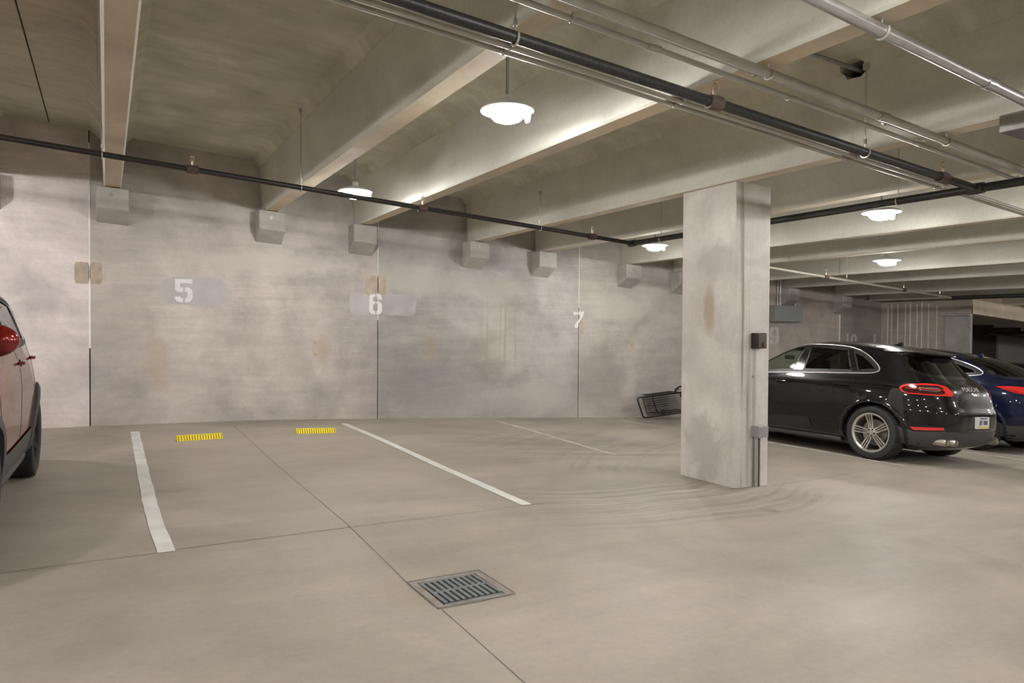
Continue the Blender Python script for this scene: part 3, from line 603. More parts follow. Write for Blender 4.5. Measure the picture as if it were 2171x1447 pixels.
# ------------------------------------------------------------------ tipped wire cart behind the pillar
def make_cart():
    r = empty('shopping_cart', (9.65, 10.95, FZ(9.65, 10.95)), 'black wire cart tipped on its side against the wall behind the pillar', 'cart')
    def Pq(u, v, w=0): # u along, v up the tilted frame, w towards the wall
        return (u - v * .42, w, v * .98 + .045 + u * .05)
    L = 1.35; Hh = .44
    def rr(u0, u1, v0, v1, w, rad=.06):
        out = []
        for (cu, cv, a0) in ((u1 - rad, v1 - rad, 0), (u0 + rad, v1 - rad, 90), (u0 + rad, v0 + rad, 180), (u1 - rad, v0 + rad, 270)):
            for i in range(5): a = math.radians(a0 + i * 22.5); out.append(Pq(cu + rad * math.cos(a), cv + rad * math.sin(a), w))
        return out
    MB().tube(rr(0, L, 0, Hh, 0), .016, 8, closed=True).obj('base_frame', M['cartsteel'], r, smooth=True)
    MB().tube(rr(.17, L - .03, .03, Hh - .02, .03), .008, 6, closed=True).obj('lower_rack', M['cartsteel'], r, smooth=True)
    MB().tube(rr(.45, L - .03, .02, Hh - .01, .05), .009, 6, closed=True).obj('basket_rim', M['cartsteel'], r, smooth=True)
    wm = MB()
    for side_w, u0 in ((.06, .17), (.30, .45)):
        u = u0
        while u < L - .03: wm.tube([Pq(u, .03, side_w), Pq(u, Hh - .02, side_w)], .0035, 4); u += .032
        for i in range(9): v = .03 + i * (Hh - .05) / 8; wm.tube([Pq(u0, v, side_w), Pq(L - .03, v, side_w)], .003, 4)
    for i in range(24):
        u = .45 + i * .037; wm.tube([Pq(u, Hh - .01, .05), Pq(u, Hh - .01, .42)], .003, 4); wm.tube([Pq(u, .02, .05), Pq(u, .02, .42)], .003, 4)
    w_ = wm.obj('wire_mesh', M['cartsteel'], r); w_['kind'] = 'stuff'
    for (u, v, w) in ((.56, .07, -.03), (1.22, .05, -.03), (1.22, .38, -.03)):
        p = Pq(u, v, w); wh = MB().lathe([(.0, -.015), (.05, -.015), (.06, -.008), (.06, .008), (.05, .015), (0, .015)], p, 'x', 16).obj('caster', M['blackrubber'], r, smooth=True)
        MB().tube([(p[0] + .022, p[1], p[2]), (p[0] + .02, p[1] + .05, p[2] + .05)], .012, 6).obj('fork', M['cartsteel'], wh)
    MB().tube([Pq(1.06, Hh, .0), Pq(1.14, Hh + .07, .03), Pq(1.3, Hh + .12, .05), Pq(1.45, Hh + .1, .06)], .022, 8).obj('handle', M['cartsteel'], r, smooth=True)
    MB().tube([Pq(1.12, Hh + .03, .03), Pq(1.25, Hh + .06, .06), Pq(1.4, Hh + .02, .08)], .012, 6).obj('brace', M['galv'], r, smooth=True)
    return r
make_cart()

# ------------------------------------------------------------------ cars
def herm(tab, z):
    n = len(tab)
    if z <= tab[0][0]: return list(tab[0][1:])
    if z >= tab[-1][0]: return list(tab[-1][1:])
    i = 0
    while tab[i + 1][0] < z: i += 1
    h = tab[i + 1][0] - tab[i][0]; t = (z - tab[i][0]) / h; out = []
    for k in range(1, len(tab[0])):
        p0, p1 = tab[i][k], tab[i + 1][k]
        def tan(j):
            if j == 0: return (tab[1][k] - tab[0][k]) / (tab[1][0] - tab[0][0])
            if j == n - 1: return (tab[n - 1][k] - tab[n - 2][k]) / (tab[n - 1][0] - tab[n - 2][0])
            a = (tab[j][k] - tab[j - 1][k]) / (tab[j][0] - tab[j - 1][0]); b = (tab[j + 1][k] - tab[j][k]) / (tab[j + 1][0] - tab[j][0])
            return 0.0 if a * b <= 0 else 2 * a * b / (a + b)
        m0, m1 = tan(i), tan(i + 1)
        out.append((2*t**3-3*t*t+1)*p0 + (t**3-2*t*t+t)*h*m0 + (-2*t**3+3*t*t)*p1 + (t**3-t*t)*h*m1)
    return out
class Shell:      # a car body as a stack of horizontal rounded slices; rows: z, y_rear, y_front, half_width, y_centre, n_rear, n_front
    def __init__(s, tab, axles, haunch): s.tab = tab; s.axles = axles; s.haunch = haunch; s.zm = tab[-1][0]; s.cache = {}
    def sl(s, z):
        k = round(z, 5)
        if k not in s.cache: s.cache[k] = herm(s.tab, z)
        return s.cache[k]
    def m(s, y, z): return sum(s.haunch * math.exp(-((y - a) / .42) ** 2) * math.exp(-((z - .72) / .2) ** 2) for a in s.axles)
    def side(s, y, z, sg=-1, off=0.0):
        yr, yf, w, yc, nr, nf = s.sl(z)
        if y < yc: t = (yc - y) / (yc - yr); n = nr
        else: t = (y - yc) / (yf - yc); n = nf
        t = min(1, t); return sg * (w * (1 - t ** n) ** (1 / n) + s.m(y, z) * (1 - t ** 4) + off)
    def end(s, x, z, rear=True, off=0.0):
        yr, yf, w, yc, nr, nf = s.sl(z); u = min(1, abs(x) / w); n = nr if rear else nf; t = (1 - u ** n) ** (1 / n)
        return yc - (yc - yr) * t - off if rear else yc + (yf - yc) * t + off
    def ang(s, phi, z, sg=-1, rear=True, off=0.0):
        def f(p):
            yr, yf, w, yc, nr, nf = s.sl(z); n = nr if rear else nf; sn = max(0, math.sin(p)); cs = max(0, math.cos(p)); t = cs ** (2 / n)
            y = yc - (yc - yr) * t if rear else yc + (yf - yc) * t
            return (w * sn ** (2 / n) + s.m(y, z) * (1 - t ** 4), y)
        x, y = f(phi)
        if off:
            a, b = f(max(0.001, phi - .02)), f(min(PI / 2 - .001, phi + .02)); dx, dy = b[0] - a[0], b[1] - a[1]; l = math.hypot(dx, dy) or 1
            nx, ny = (-dy, dx) if rear else (dy, -dx)
            if nx < 0 and abs(nx) > abs(ny): nx, ny = -nx, -ny
            if rear and ny > 0: nx, ny = nx, -abs(ny)
            x += abs(nx) / l * off; y += (-abs(ny) if rear else abs(ny)) / l * off
        return (sg * x, y)
def inside(p, poly):
    x, y = p; c = False; j = len(poly) - 1
    for i in range(len(poly)):
        (xi, yi), (xj, yj) = poly[i], poly[j]
        if (yi > y) != (yj > y) and x < (xj - xi) * (y - yi) / (yj - yi) + xi: c = not c
        j = i
    return c
def refine(poly, d):
    out = []
    for i in range(len(poly)):
        a, b = poly[i], poly[(i + 1) % len(poly)]; k = max(1, int(math.hypot(b[0] - a[0], b[1] - a[1]) / d))
        out += [(a[0] + (b[0] - a[0]) * q / k, a[1] + (b[1] - a[1]) * q / k) for q in range(k)]
    return out
def rounded(poly, it=2):
    for _ in range(it):
        o = []
        for i in range(len(poly)):
            a, b = poly[i], poly[(i + 1) % len(poly)]; o += [(a[0] * .78 + b[0] * .22, a[1] * .78 + b[1] * .22), (a[0] * .22 + b[0] * .78, a[1] * .22 + b[1] * .78)]
        poly = o
    return poly
def inset(poly, d):
    n = len(poly); ar = sum(poly[i][0] * poly[(i + 1) % n][1] - poly[(i + 1) % n][0] * poly[i][1] for i in range(n)); s = 1 if ar > 0 else -1; out = []
    for i in range(n):
        a, b = poly[i - 1], poly[(i + 1) % n]; dx, dy = b[0] - a[0], b[1] - a[1]; l = math.hypot(dx, dy) or 1
        out.append((poly[i][0] - dy / l * d * s, poly[i][1] + dx / l * d * s))
    return out
def patch(name, poly, fn, mat, parent, d=.05, thick=0.0, smooth=60):
    """a curved panel: 2D outline filled with a grid and laid on the body surface through fn(u, v)"""
    P = refine(poly, d); n = len(P)
    u0, u1 = min(p[0] for p in P), max(p[0] for p in P); v0, v1 = min(p[1] for p in P), max(p[1] for p in P)
    pts = [Vector(p) for p in P]; inn = inset(P, d * .4); u = u0 + d / 2
    while u < u1:
        v = v0 + d / 2
        while v < v1:
            if inside((u, v), inn): pts.append(Vector((u, v)))
            v += d
        u += d
    V, E, F, *_ = delaunay_2d_cdt(pts, [(i, (i + 1) % n) for i in range(n)], [], 1, 1e-6)
    b = MB(); b.add([fn(q.x, q.y) for q in V], [tuple(f) for f in F if inside((sum(V[i].x for i in f) / 3, sum(V[i].y for i in f) / 3), P)])
    o = b.obj(name, mat, parent, smooth=smooth, normals=True)
    if thick:
        md = o.modifiers.new('s', 'SOLIDIFY'); md.thickness = thick; md.offset = 0
    return o
def band(name, poly, w0, w1, fn, mat, parent):       # ring between two insets of a closed outline
    P = refine(poly, .04); A, B = inset(P, w0), inset(P, w1); n = len(P)
    b = MB(); b.add([fn(*p) for p in A] + [fn(*p) for p in B], [(i, (i + 1) % n, n + (i + 1) % n, n + i) for i in range(n)]); return b.obj(name, mat, parent, smooth=60)
def line3(name, pts, fn, r, mat, parent, closed=False, d=.05, n=6):
    P = refine(pts, d) if closed else []
    if not closed:
        for a, b_ in zip(pts, pts[1:]):
            k = max(1, int(math.hypot(b_[0] - a[0], b_[1] - a[1]) / d)); P += [(a[0] + (b_[0] - a[0]) * q / k, a[1] + (b_[1] - a[1]) * q / k) for q in range(k)]
        P.append(pts[-1])
    return MB().tube([fn(*p) for p in P], r, n, closed=closed).obj(name, mat, parent, smooth=60)
CM = dict(tyre=pbr('tyre rubber', (.022, .022, .021), .75, noise=.2, nscale=20), alloy=pbr('silver alloy', (.60, .57, .54), .3, .85), disc=pbr('brake disc', (.25, .23, .21), .4, .9), darkm=pbr('dark wheel inside', (.012, .012, .012), .8),
          trim=pbr('black trim', (.012, .012, .012), .45), clad=pbr('grey black cladding', (.045, .045, .047), .5), chrome=pbr('chrome', (.86, .84, .82), .28, .75), seam=pbr('door gap', (.002, .002, .002), .9),
          red=pbr('red lamp glass', (.62, .018, .018), .15, coat=1), redem=emis('lit red lamp', (1, .03, .02), .9), lampdark=pbr('dark lamp glass', (.05, .006, .006), .08, coat=1), clear=pbr('clear lamp', (.28, .25, .24), .15, coat=1),
          pillar=pbr('gloss black pillar', (.004, .004, .004), .1, coat=1), steel=pbr('brushed steel', (.50, .47, .43), .3, .95), seat=pbr('dark seat leather', (.022, .021, .02), .6), plate=pbr('plate white', (.62, .62, .60), .5), platetxt=pbr('plate ink', (.03, .04, .09), .6), plateyel=pbr('plate yellow', (.65, .52, .08), .6), plateblue=pbr('plate blue', (.05, .09, .22), .6))
GL = glass('lightly tinted glass', (.78, .86, .78)); GD = glass('dark tinted glass', (.07, .075, .07)); GR = glass('rear window glass', (.10, .11, .10))
def mirror_lists(f):
    for sg in (-1, 1): f(sg)
def wheel(parent, x, y, R, rimr, w, sg, style, mats):
    """tyre with rim, spokes, hub and brake disc as sub-parts; outer face towards sg"""
    c = (x, y, R); s = sg
    prof = [(rimr, -w * .42), (rimr + .02, -w * .47), (R - .05, -w * .5), (R - .015, -w * .45), (R - .002, -w * .3), (R, 0), (R - .002, w * .3), (R - .015, w * .45), (R - .05, w * .5), (rimr + .02, w * .47), (rimr, w * .42), (rimr - .005, 0), (rimr, -w * .42)]
    t = MB().lathe(prof, c, 'x', 56)
    for q in (-.27, -.09, .09, .27): pass
    ty = t.obj('wheel', CM['tyre'], parent, smooth=35); ty['label'] = 'black tyre'
    tb = MB()
    for i in range(72):      # tread blocks
        a = 2 * PI * i / 72
        for q, u in ((-.33, .10), (-.11, .09), (.11, .09), (.33, .10)):
            d = .03 if q in (-.33, .11) else 0.0
            vs = []
            for rr in (R - .004, R + .004):
                for (dx, da) in ((-u, -.5), (u, -.5), (u, .45), (-u, .45)):
                    aa = a + (da + d * 10) * 2 * PI / 72 * .62; vs.append((x + (q + dx) * w, y + rr * math.sin(aa), R + rr * math.cos(aa)))
            tb.add(vs, [(4, 5, 6, 7), (0, 1, 5, 4), (1, 2, 6, 5), (2, 3, 7, 6), (3, 0, 4, 7)])
    tb.obj('tread', CM['tyre'], ty)
    f = w * .42 * s
    MB().lathe([(rimr + .012, f * 1.02), (rimr + .010, f * 1.12), (rimr - .006, f * 1.12), (rimr - .020, f * .98), (rimr - .026, f * .4), (rimr - .03, -f)], c, 'x', 48).obj('rim', mats, ty, smooth=35)
    MB().lathe([(0, -f * .6), (rimr - .03, -f * .6)], c, 'x', 32).obj('wheel_back', CM['darkm'], ty)
    MB().lathe([(.06, f * .12), (rimr * .68, f * .12), (rimr * .68, -f * .02), (.06, -f * .02)], c, 'x', 40).obj('brake_disc', CM['disc'], ty, smooth=35)
    MB().lathe([(0, f * .98), (.03, f * .98), (.034, f * .9), (.062, f * .86), (.07, f * .6), (.07, 0)], c, 'x', 24).obj('hub', mats, ty, smooth=35)
    for i in range(5):
        a0 = 2 * PI * i / 5 + (.18 if style == 'twin' else .3)
        b = MB(); arms = (-.030, 0.0, .030) if style == 'twin' else (0,)
        for off in arms:
            hw = .0085 if style == 'twin' else .03
            if off == 0 and style == 'twin': hw = .006
            pts = []
            for r0, dep, ww in ((.045, .84, 1.1), (rimr * .45, .80, 1.0), (rimr - .012, .96, 1.25)):
                o2 = off * (.75 + .55 * r0 / rimr); ww2 = hw * ww
                for e in (-1, 1):
                    for dd in (0, -.16): pts.append((r0, o2 + e * ww2, f * (dep + dd)))
            vs = []
            for r0, o2, h in pts: vs.append((x + h, y + math.sin(a0) * r0 + math.cos(a0) * o2, R + math.cos(a0) * r0 - math.sin(a0) * o2))
            fs = []
            for k in (0, 4): fs += [(k, k + 2, k + 6, k + 4), (k + 1, k + 5, k + 7, k + 3), (k, k + 4, k + 5, k + 1), (k + 2, k + 3, k + 7, k + 6)]
            b.add(vs, fs)
        b.obj('spoke', mats, ty)
        a1 = a0 + PI / 5
        MB().lathe([(0, f * .99), (.010, f * .97), (.010, f * .86)], (x, y + math.sin(a1) * .048, R + math.cos(a1) * .048), 'x', 8).obj('wheel_bolt', CM['darkm'], ty)
def build_car(name, S, paint, C, loc, rotz, label):
    root = empty(name, loc, label, 'car'); root.rotation_mode = 'XYZ'
    root.rotation_euler = C.get('rot', (0, 0, rotz)); ZM = S.zm
    # body skin, with the window areas and wheel arches left open
    NZ = 74; NA = 176; b = MB(); zs = []
    z0 = S.tab[0][0]
    for i in range(NZ + 1): t = i / NZ; zs.append(z0 + (ZM - z0) * (1 - (1 - t) ** 1.35))
    for z in zs:
        yr, yf, w, yc, nr, nf = S.sl(z); ring = []
        for q in range(4):
            for i in range(60):
                a = PI / 2 * i / 60
                if q == 0: p = S.ang(a, z, -1, True)
                elif q == 1: p = S.ang(PI / 2 - a, z, -1, False)
                elif q == 2: p = S.ang(a, z, 1, False)
                else: p = S.ang(PI / 2 - a, z, 1, True)
                ring.append(p)
        L = [0]
        for i in range(len(ring)): a_, b_ = ring[i], ring[(i + 1) % len(ring)]; L.append(L[-1] + math.hypot(b_[0] - a_[0], b_[1] - a_[1]))
        j = 0
        for k in range(NA):
            d = L[-1] * k / NA
            while L[j + 1] < d: j += 1
            t = (d - L[j]) / max(1e-9, L[j + 1] - L[j]); a_, b_ = ring[j % len(ring)], ring[(j + 1) % len(ring)]
            b.v.append((a_[0] + (b_[0] - a_[0]) * t, a_[1] + (b_[1] - a_[1]) * t, z))
    def hole(p):
        x, y, z = p
        for poly in C['side']:
            if inside((y, z), poly) and abs(x) > .42: return True
        if C.get('ws') and y > S.sl(z)[3] and inside((x, z), C['ws']): return True
        if C.get('rw') and y < S.sl(z)[3] and abs(x) < .8 and inside((x, z), C['rw']): return True
        for a in C['axles']:
            if abs(x) > .5 and math.hypot(y - a, z - C['R']) < C['arch']: return True
        return False
    for i in range(NZ):
        for k in range(NA):
            f = (i * NA + k, i * NA + (k + 1) % NA, (i + 1) * NA + (k + 1) % NA, (i + 1) * NA + k)
            ct = [sum(b.v[j][q] for j in f) / 4 for q in range(3)]
            if not hole(ct): b.f.append(f); b.m.append(0)
    b.f.append(tuple(NZ * NA + k for k in range(NA))); b.m.append(0)
    body = b.obj('body', paint, root, smooth=50, normals=True)
    MB().box(-.62, .62, S.tab[0][1] + .15, S.tab[0][2] - .15, z0 - .01, z0 + .03).obj('underbody', CM['trim'], root)
    MB().box(-.84, .84, C['axles'][0] + .5, C['axles'][1] - .5, z0 - .01, z0 + .03).obj('floor_pan', CM['trim'], root)
    for a in C['axles']:
        for sg in (-1, 1):
            # arch liner and lip
            ar = C['arch']; lw = MB(); n = 22; pts = [math.radians(-25 + 230 * i / n) for i in range(n + 1)]
            vs = []
            for t in pts:
                y, z = a + ar * math.cos(t), C['R'] + ar * math.sin(t); z = max(z, z0); vs += [(S.side(y, z, sg, -.004), y, z), (sg * .5, y, z)]
            lw.add(vs, [(2 * i, 2 * i + 2, 2 * i + 3, 2 * i + 1) for i in range(n)]); lw.obj('arch_liner', CM['trim'], root, smooth=60)
            lp = MB(); vs = []
            lw_ = C.get('lip', .045)
            for t in pts:
                for rr, off in ((ar - .004, -.012), (ar - .004, .010 if not C.get('clad') else .026), (ar + lw_ * .5, .013 if not C.get('clad') else .03), (ar + lw_, .002 if not C.get('clad') else .018), (ar + lw_ + .003, -.01)):
                    y, z = a + rr * math.cos(t), C['R'] + rr * math.sin(t); z = max(z, z0 + .01); vs.append((S.side(y, z, sg, off), y, z))
            lp.add(vs, [(5 * i + k, 5 * i + 5 + k, 5 * i + 6 + k, 5 * i + 1 + k) for i in range(n) for k in range(4)])
            lp.obj('wheel_arch', CM['clad'] if C.get('clad') else paint, root, smooth=60)
            wheel(root, sg * C['track'], a, C['R'], C['rim'], C['tw'], sg, C['wheel'], CM['alloy'] if C['wheel'] == 'twin' else C.get('wmat', CM['alloy']))
    # glazing
    for sg in (-1, 1):
        for A, B in zip(C['side'], C['side'][1:]):
            a = sorted(A, key=lambda p: p[0])[:2]; b_ = sorted(B, key=lambda p: -p[0])[:2]; a.sort(key=lambda p: p[1]); b_.sort(key=lambda p: p[1])
            patch('pillar_trim', [a[0], b_[0], b_[1], a[1]], lambda y, z: (S.side(y, z, sg, .0045), y, z), CM['pillar'], root, d=.05)
        fn = lambda off: (lambda y, z: (S.side(y, z, sg, off), y, z))
        o = band('window_surround', C['dlo'], -.012, .022, fn(.003), CM['trim'], root)
        for i, poly in enumerate(C['side']):
            patch('side_window', inset(poly, -.012), fn(-.006), GL if (i == 0 and not C.get('dark')) else GD, root, d=.07)
            band('window_frame', poly, -.012, .022, fn(.0), CM['trim'], root)
        if C.get('chrome'): line3('chrome_trim', inset(refine(C['dlo'], .05), -.012), fn(.006), .0085, CM['chrome'], root, closed=True)
        for pts in C['gaps']: line3('door_gap', pts, fn(-.0015), .0035, CM['seam'], root)
        for (y, z) in C['handles']:
            h = MB().tube([(S.side(y - .12 + .024 * i, z, sg, (.002 if i in (0, 10) else .03)), y - .12 + .024 * i, z + .006 * math.sin(i / 10 * PI)) for i in range(11)], [.010] + [.014] * 9 + [.010], 8).obj('door_handle', C.get('hmat', paint), root, smooth=60)
            patch('handle_cup', [(y + .055 * math.cos(t / 12 * 2 * PI), z + .03 * math.sin(t / 12 * 2 * PI)) for t in range(12)], fn(.0015), CM['seam'], h, d=.03)
        for poly in C.get('clads', []): patch('side_cladding', poly, fn(.010), C.get('cladmat', CM['clad']), root, d=.06)
        if C.get('skirt'): MB().tube([(S.side(y, z0 + .05, sg, -.02), y, z0 + .03) for y in [C['axles'][0] + ar + .05 + i * (C['axles'][1] - C['axles'][0] - 2 * ar - .1) / 10 for i in range(11)]], .045, 10).obj('sill', CM['clad'], root, smooth=60)
        # door mirror
        my, mz = C['mirror']; mx = sg * (C.get('mx', .93) + .1)
        mm = MB(); bm = bmesh.new(); bmesh.ops.create_uvsphere(bm, u_segments=24, v_segments=14, radius=1)
        for v in bm.verts:
            x_, y_, z_ = v.co; y2 = max(y_, -.35); v.co = (mx + x_ * .125, my + y2 * .085, mz + z_ * C.get('mr', .085) * (1 - .12 * x_ * sg))
        bm.verts.index_update(); mm.add([v.co for v in bm.verts], [[v.index for v in f.verts] for f in bm.faces]); bm.free()
        mo = mm.obj('door_mirror', paint, root, smooth=60)
        MB().lathe([(0, 0), (.068, 0)], (0, 0, 0), 'y', 20).obj('mirror_glass', CM['chrome'], mo).matrix_local = Matrix.Translation((mx, my - .031, mz)) @ Matrix.Diagonal((1.5, 1, .95, 1))
        MB().bbox(min(mx, mx - sg * .14), max(mx, mx - sg * .14), my - .02, my + .05, mz - .10, mz - .06, .012).obj('mirror_foot', CM['trim'], mo)
        if C.get('ws'): pass
    if C.get('ws'):
        fw = lambda x, z: (x, S.end(x, z, False, -.004), z); patch('windscreen', inset(C['ws'], -.015), fw, GL, root, d=.08); band('windscreen_frame', C['ws'], -.03, .015, lambda x, z: (x, S.end(x, z, False, .003), z), CM['trim'], root)
    if C.get('rw'):
        fr_ = lambda x, z: (x, S.end(x, z, True, -.004), z); patch('rear_window', inset(C['rw'], -.015), fr_, GR, root, d=.08); band('rear_window_frame', C['rw'], -.016, .03, lambda x, z: (x, S.end(x, z, True, .003), z), CM['pillar'], root)
    # cabin
    by = C['seats']; hz = C.get('seatz', .55)
    for (x, y, w_) in ((-.38, by, .25), (.38, by, .25), (0, by - .82, .62)):
        s_ = MB(); s_.bbox(x - w_, x + w_, y - .22, y + .28, hz - .12, hz + .05, .04); st = s_.obj('seat', CM['seat'], root, smooth=60)
        bk = MB(); bk.bbox(x - w_ * .95, x + w_ * .95, y - .34, y - .20, hz, hz + .58, .05); ob = bk.obj('backrest', CM['seat'], st, smooth=60)
        for hx in ((x,) if w_ < .4 else (x - .36, x + .36)):
            MB().bbox(hx - .13, hx + .13, y - .34, y - .24, hz + .62, hz + .80, .04).obj('head_restraint', CM['seat'], st, smooth=60)
    MB().bbox(-.72, .72, by + .62, by + 1.02, hz + .12, hz + .42, .05).obj('dashboard', CM['seat'], root, smooth=60)
    sw = MB(); sw.tube([(-.38 + .18 * math.cos(t / 24 * 2 * PI), by + .50 - .07 * math.sin(t / 24 * 2 * PI), hz + .42 + .17 * math.sin(t / 24 * 2 * PI)) for t in range(24)], .014, 8, closed=True)
    sw.bbox(-.44, -.32, by + .49, by + .53, hz + .37, hz + .46, .01); sw.box(-.54, -.22, by + .495, by + .515, hz + .41, hz + .43); sw.obj('steering_wheel', CM['seat'], root, smooth=60)
    MB().bbox(-.12, .12, by + .60, by + .63, hz + .80, hz + .87, .01).obj('rear_view_mirror', CM['trim'], root)
    # rear lamps, plate, exhausts, aerial
    for sg in (-1, 1):
        fa = lambda off: (lambda u, z: (*S.ang(u, z, sg, True, off), z))
        for i, (poly, mt) in enumerate(C['lamps']): patch('tail_lamp' if i == 0 else 'lamp_section', poly, fa(.006 + .004 * i), CM[mt], root, d=.045)
        for pts in C.get('lampline', []): line3('lamp_light_bar', pts, fa(.018), .005, CM['red'], root, closed=False)
        if C.get('refl'): patch('reflector', C['refl'], fa(.006), CM['red'], root, d=.05)
        if C.get('lower'): patch('bumper_lower', C['lower'], fa(.004), CM['clad'], root, d=.05)
        if C.get('head'): patch('headlamp', C['head'], lambda u, z: (*S.ang(u, z, sg, False, .006), z), CM['clear'], root, d=.06)
        for (x, z) in C.get('pipes', []):
            yb = S.end(x, z + .06) - .045; px_ = sg * x
            pr = [(0, .05), (.036, .05), (.038, -.02), (.045, -.035), (.049, -.02), (.054, .22), (.035, .30)]
            e = MB(); e.lathe(pr, (px_, yb + .03, z), 'y', 24); e.obj('exhaust_tip', CM['steel'], root, smooth=45)
            MB().lathe([(0, .0), (.036, .0)], (px_, yb + .045, z), 'y', 20).obj('exhaust_bore', CM['seam'], root)
    px0, pz0, pw, ph = C['plate']
    def pf(o_): return lambda x, z: (x, S.end(0, pz0) - o_, z)
    MB().box(-pw - .14, pw + .14, S.end(0, pz0 + .14) - .004, S.end(0, pz0) + .05, pz0 - .10, pz0 + .13).obj('plate_recess', CM['trim'], root)
    yb = S.end(0, pz0) - .03
    pl = MB().bbox(-pw, pw, yb - .006, yb + .03, pz0 - ph, pz0 + ph, .005).obj('number_plate', CM['plate'], root)
    MB().box(-pw + .01, pw - .01, yb - .0075, yb - .004, pz0 - ph + .008, pz0 - ph + .028).obj('plate_band', CM['plateyel'], pl)
    MB().box(-pw * .6, pw * .6, yb - .0075, yb - .004, pz0 + ph - .026, pz0 + ph - .01).obj('plate_heading', CM['plateblue'], pl)
    def text(s_, size, x, z, y, mat, par, sx=1.0, shear=0.0, sp=1.0):
        cu = bpy.data.curves.new('t', 'FONT'); cu.body = s_; cu.size = size; cu.extrude = .0012; cu.align_x = 'CENTER'; cu.align_y = 'CENTER'; cu.shear = shear; cu.space_character = sp
        t = bpy.data.objects.new('t', cu); COL.objects.link(t); dg = bpy.context.evaluated_depsgraph_get(); me = bpy.data.meshes.new_from_object(t.evaluated_get(dg)); bpy.data.objects.remove(t, do_unlink=True)
        for v in me.vertices:
            X, Z = v.co.x * sx + x, v.co.y + z; v.co = (X, (y if y is not None else S.end(X, Z, True, .004)) - v.co.z, Z)
        me.materials.clear(); me.materials.append(mat); o = bpy.data.objects.new('lettering', me); COL.objects.link(o); o.parent = par; return o
    if C.get('platetext'): text(C['platetext'], .085, 0, pz0 + .002, yb - .0075, CM['platetxt'], pl, .78)
    for tx in C.get('texts', []): text(tx[0], tx[1], tx[2], tx[3], None, CM['chrome'], root, tx[4], tx[5], tx[6])
    ax, ay, az = C['fin']
    fn_ = MB(); fn_.add([(ax - .03, ay - .07, az - .01), (ax + .03, ay - .07, az - .01), (ax + .03, ay + .09, az - .01), (ax - .03, ay + .09, az - .01), (ax - .006, ay - .065, az + .045), (ax + .006, ay - .065, az + .045), (ax + .004, ay + .01, az + .02), (ax - .004, ay + .01, az + .02)],
        [(0, 1, 5, 4), (1, 2, 6, 5), (2, 3, 7, 6), (3, 0, 4, 7), (4, 5, 6, 7)]); fn_.obj('roof_aerial', paint, root)
    if C.get('spoiler'):
        zu, zm, zl, over, ph = C['spoiler']; b = MB(); n = 24; vs = []
        for i in range(n + 1):
            t = -1 + 2 * i / n; sg = -1 if t < 0 else 1; p = abs(t) * ph; e = max(0, 1 - abs(t) ** 4)
            (xa, ya), (xb, yb_), (xc, yc_) = S.ang(p, zu, sg, True, .002), S.ang(p, zm, sg, True, .004), S.ang(p, zl, sg, True, .001)
            vs += [(xa, ya, zu + .002), (xb, yb_ - over * e, zm + .006), (xb, yb_ - over * e + .01, zm - .016 * e), (xc, yc_, zl)]
        b.add(vs, [(4 * i + k, 4 * i + 4 + k, 4 * i + 5 + k, 4 * i + 1 + k) for i in range(n) for k in range(3)])
        b.obj('roof_spoiler', C.get('spmat', paint), root, smooth=40)
    return root, S
def carpaint(name, col, rough=.28, metal=0.0, spec=.08):
    m = pbr(name, col, rough, metal, 1.0, spec=spec); return m
BLK = carpaint('black car paint', (.0035, .0035, .0045)); BLU = carpaint('midnight blue car paint', (.006, .008, .03), .3, .3); RED = carpaint('dark red car paint', (.16, .006, .005), .25, .35); GRY = carpaint('dark grey car paint', (.02, .021, .023), .3, .3)

# --- black car right of the pillar
T1 = [(.19, -2.00, 2.05, .80, 0, 4.5, 4), (.27, -2.19, 2.20, .885, 0, 4.8, 4), (.40, -2.30, 2.30, .94, 0, 4.6, 3.5), (.55, -2.34, 2.335, .950, 0, 4.4, 3.2), (.70, -2.345, 2.34, .957, 0, 4.2, 3.0), (.78, -2.31, 2.32, .958, 0, 4.2, 3.0),
      (.90, -2.27, 2.20, .953, 0, 4.3, 3.0), (1.00, -2.23, 1.85, .940, 0, 4.3, 3.2), (1.07, -2.18, 1.35, .912, -.1, 4.2, 3.4), (1.12, -2.11, 1.15, .885, -.2, 4.2, 3.6), (1.22, -1.98, .92, .838, -.3, 4.2, 4), (1.34, -1.86, .66, .775, -.4, 4.2, 4),
      (1.45, -1.77, .44, .715, -.5, 4.2, 4), (1.53, -1.64, .24, .665, -.55, 3.8, 4), (1.585, -1.42, .08, .60, -.55, 3.3, 3.6), (1.62, -1.12, -.08, .50, -.55, 3, 3), (1.645, -.84, -.25, .34, -.52, 2.6, 2.6), (1.655, -.62, -.42, .10, -.5, 2, 2)]
S1 = Shell(T1, (-1.4, 1.4), .02)
dlo1 = rounded([(1.02, 1.09), (.34, 1.125), (-.25, 1.155), (-1.16, 1.19), (-1.34, 1.20), (-1.41, 1.235), (-1.35, 1.31), (-1.16, 1.45), (-.90, 1.545), (-.45, 1.575), (-.10, 1.575), (.15, 1.545), (.42, 1.43), (.72, 1.27)], 2)
w1a = [(.90, 1.12), (.34, 1.145), (-.07, 1.17), (-.14, 1.55), (-.02, 1.55), (.15, 1.52), (.40, 1.41), (.70, 1.25)]
w1b = [(-.24, 1.18), (-1.03, 1.205), (-.86, 1.52), (-.45, 1.55), (-.22, 1.555)]
w1c = [(-1.11, 1.21), (-1.31, 1.225), (-1.365, 1.245), (-1.31, 1.31), (-1.14, 1.43), (-.93, 1.51)]
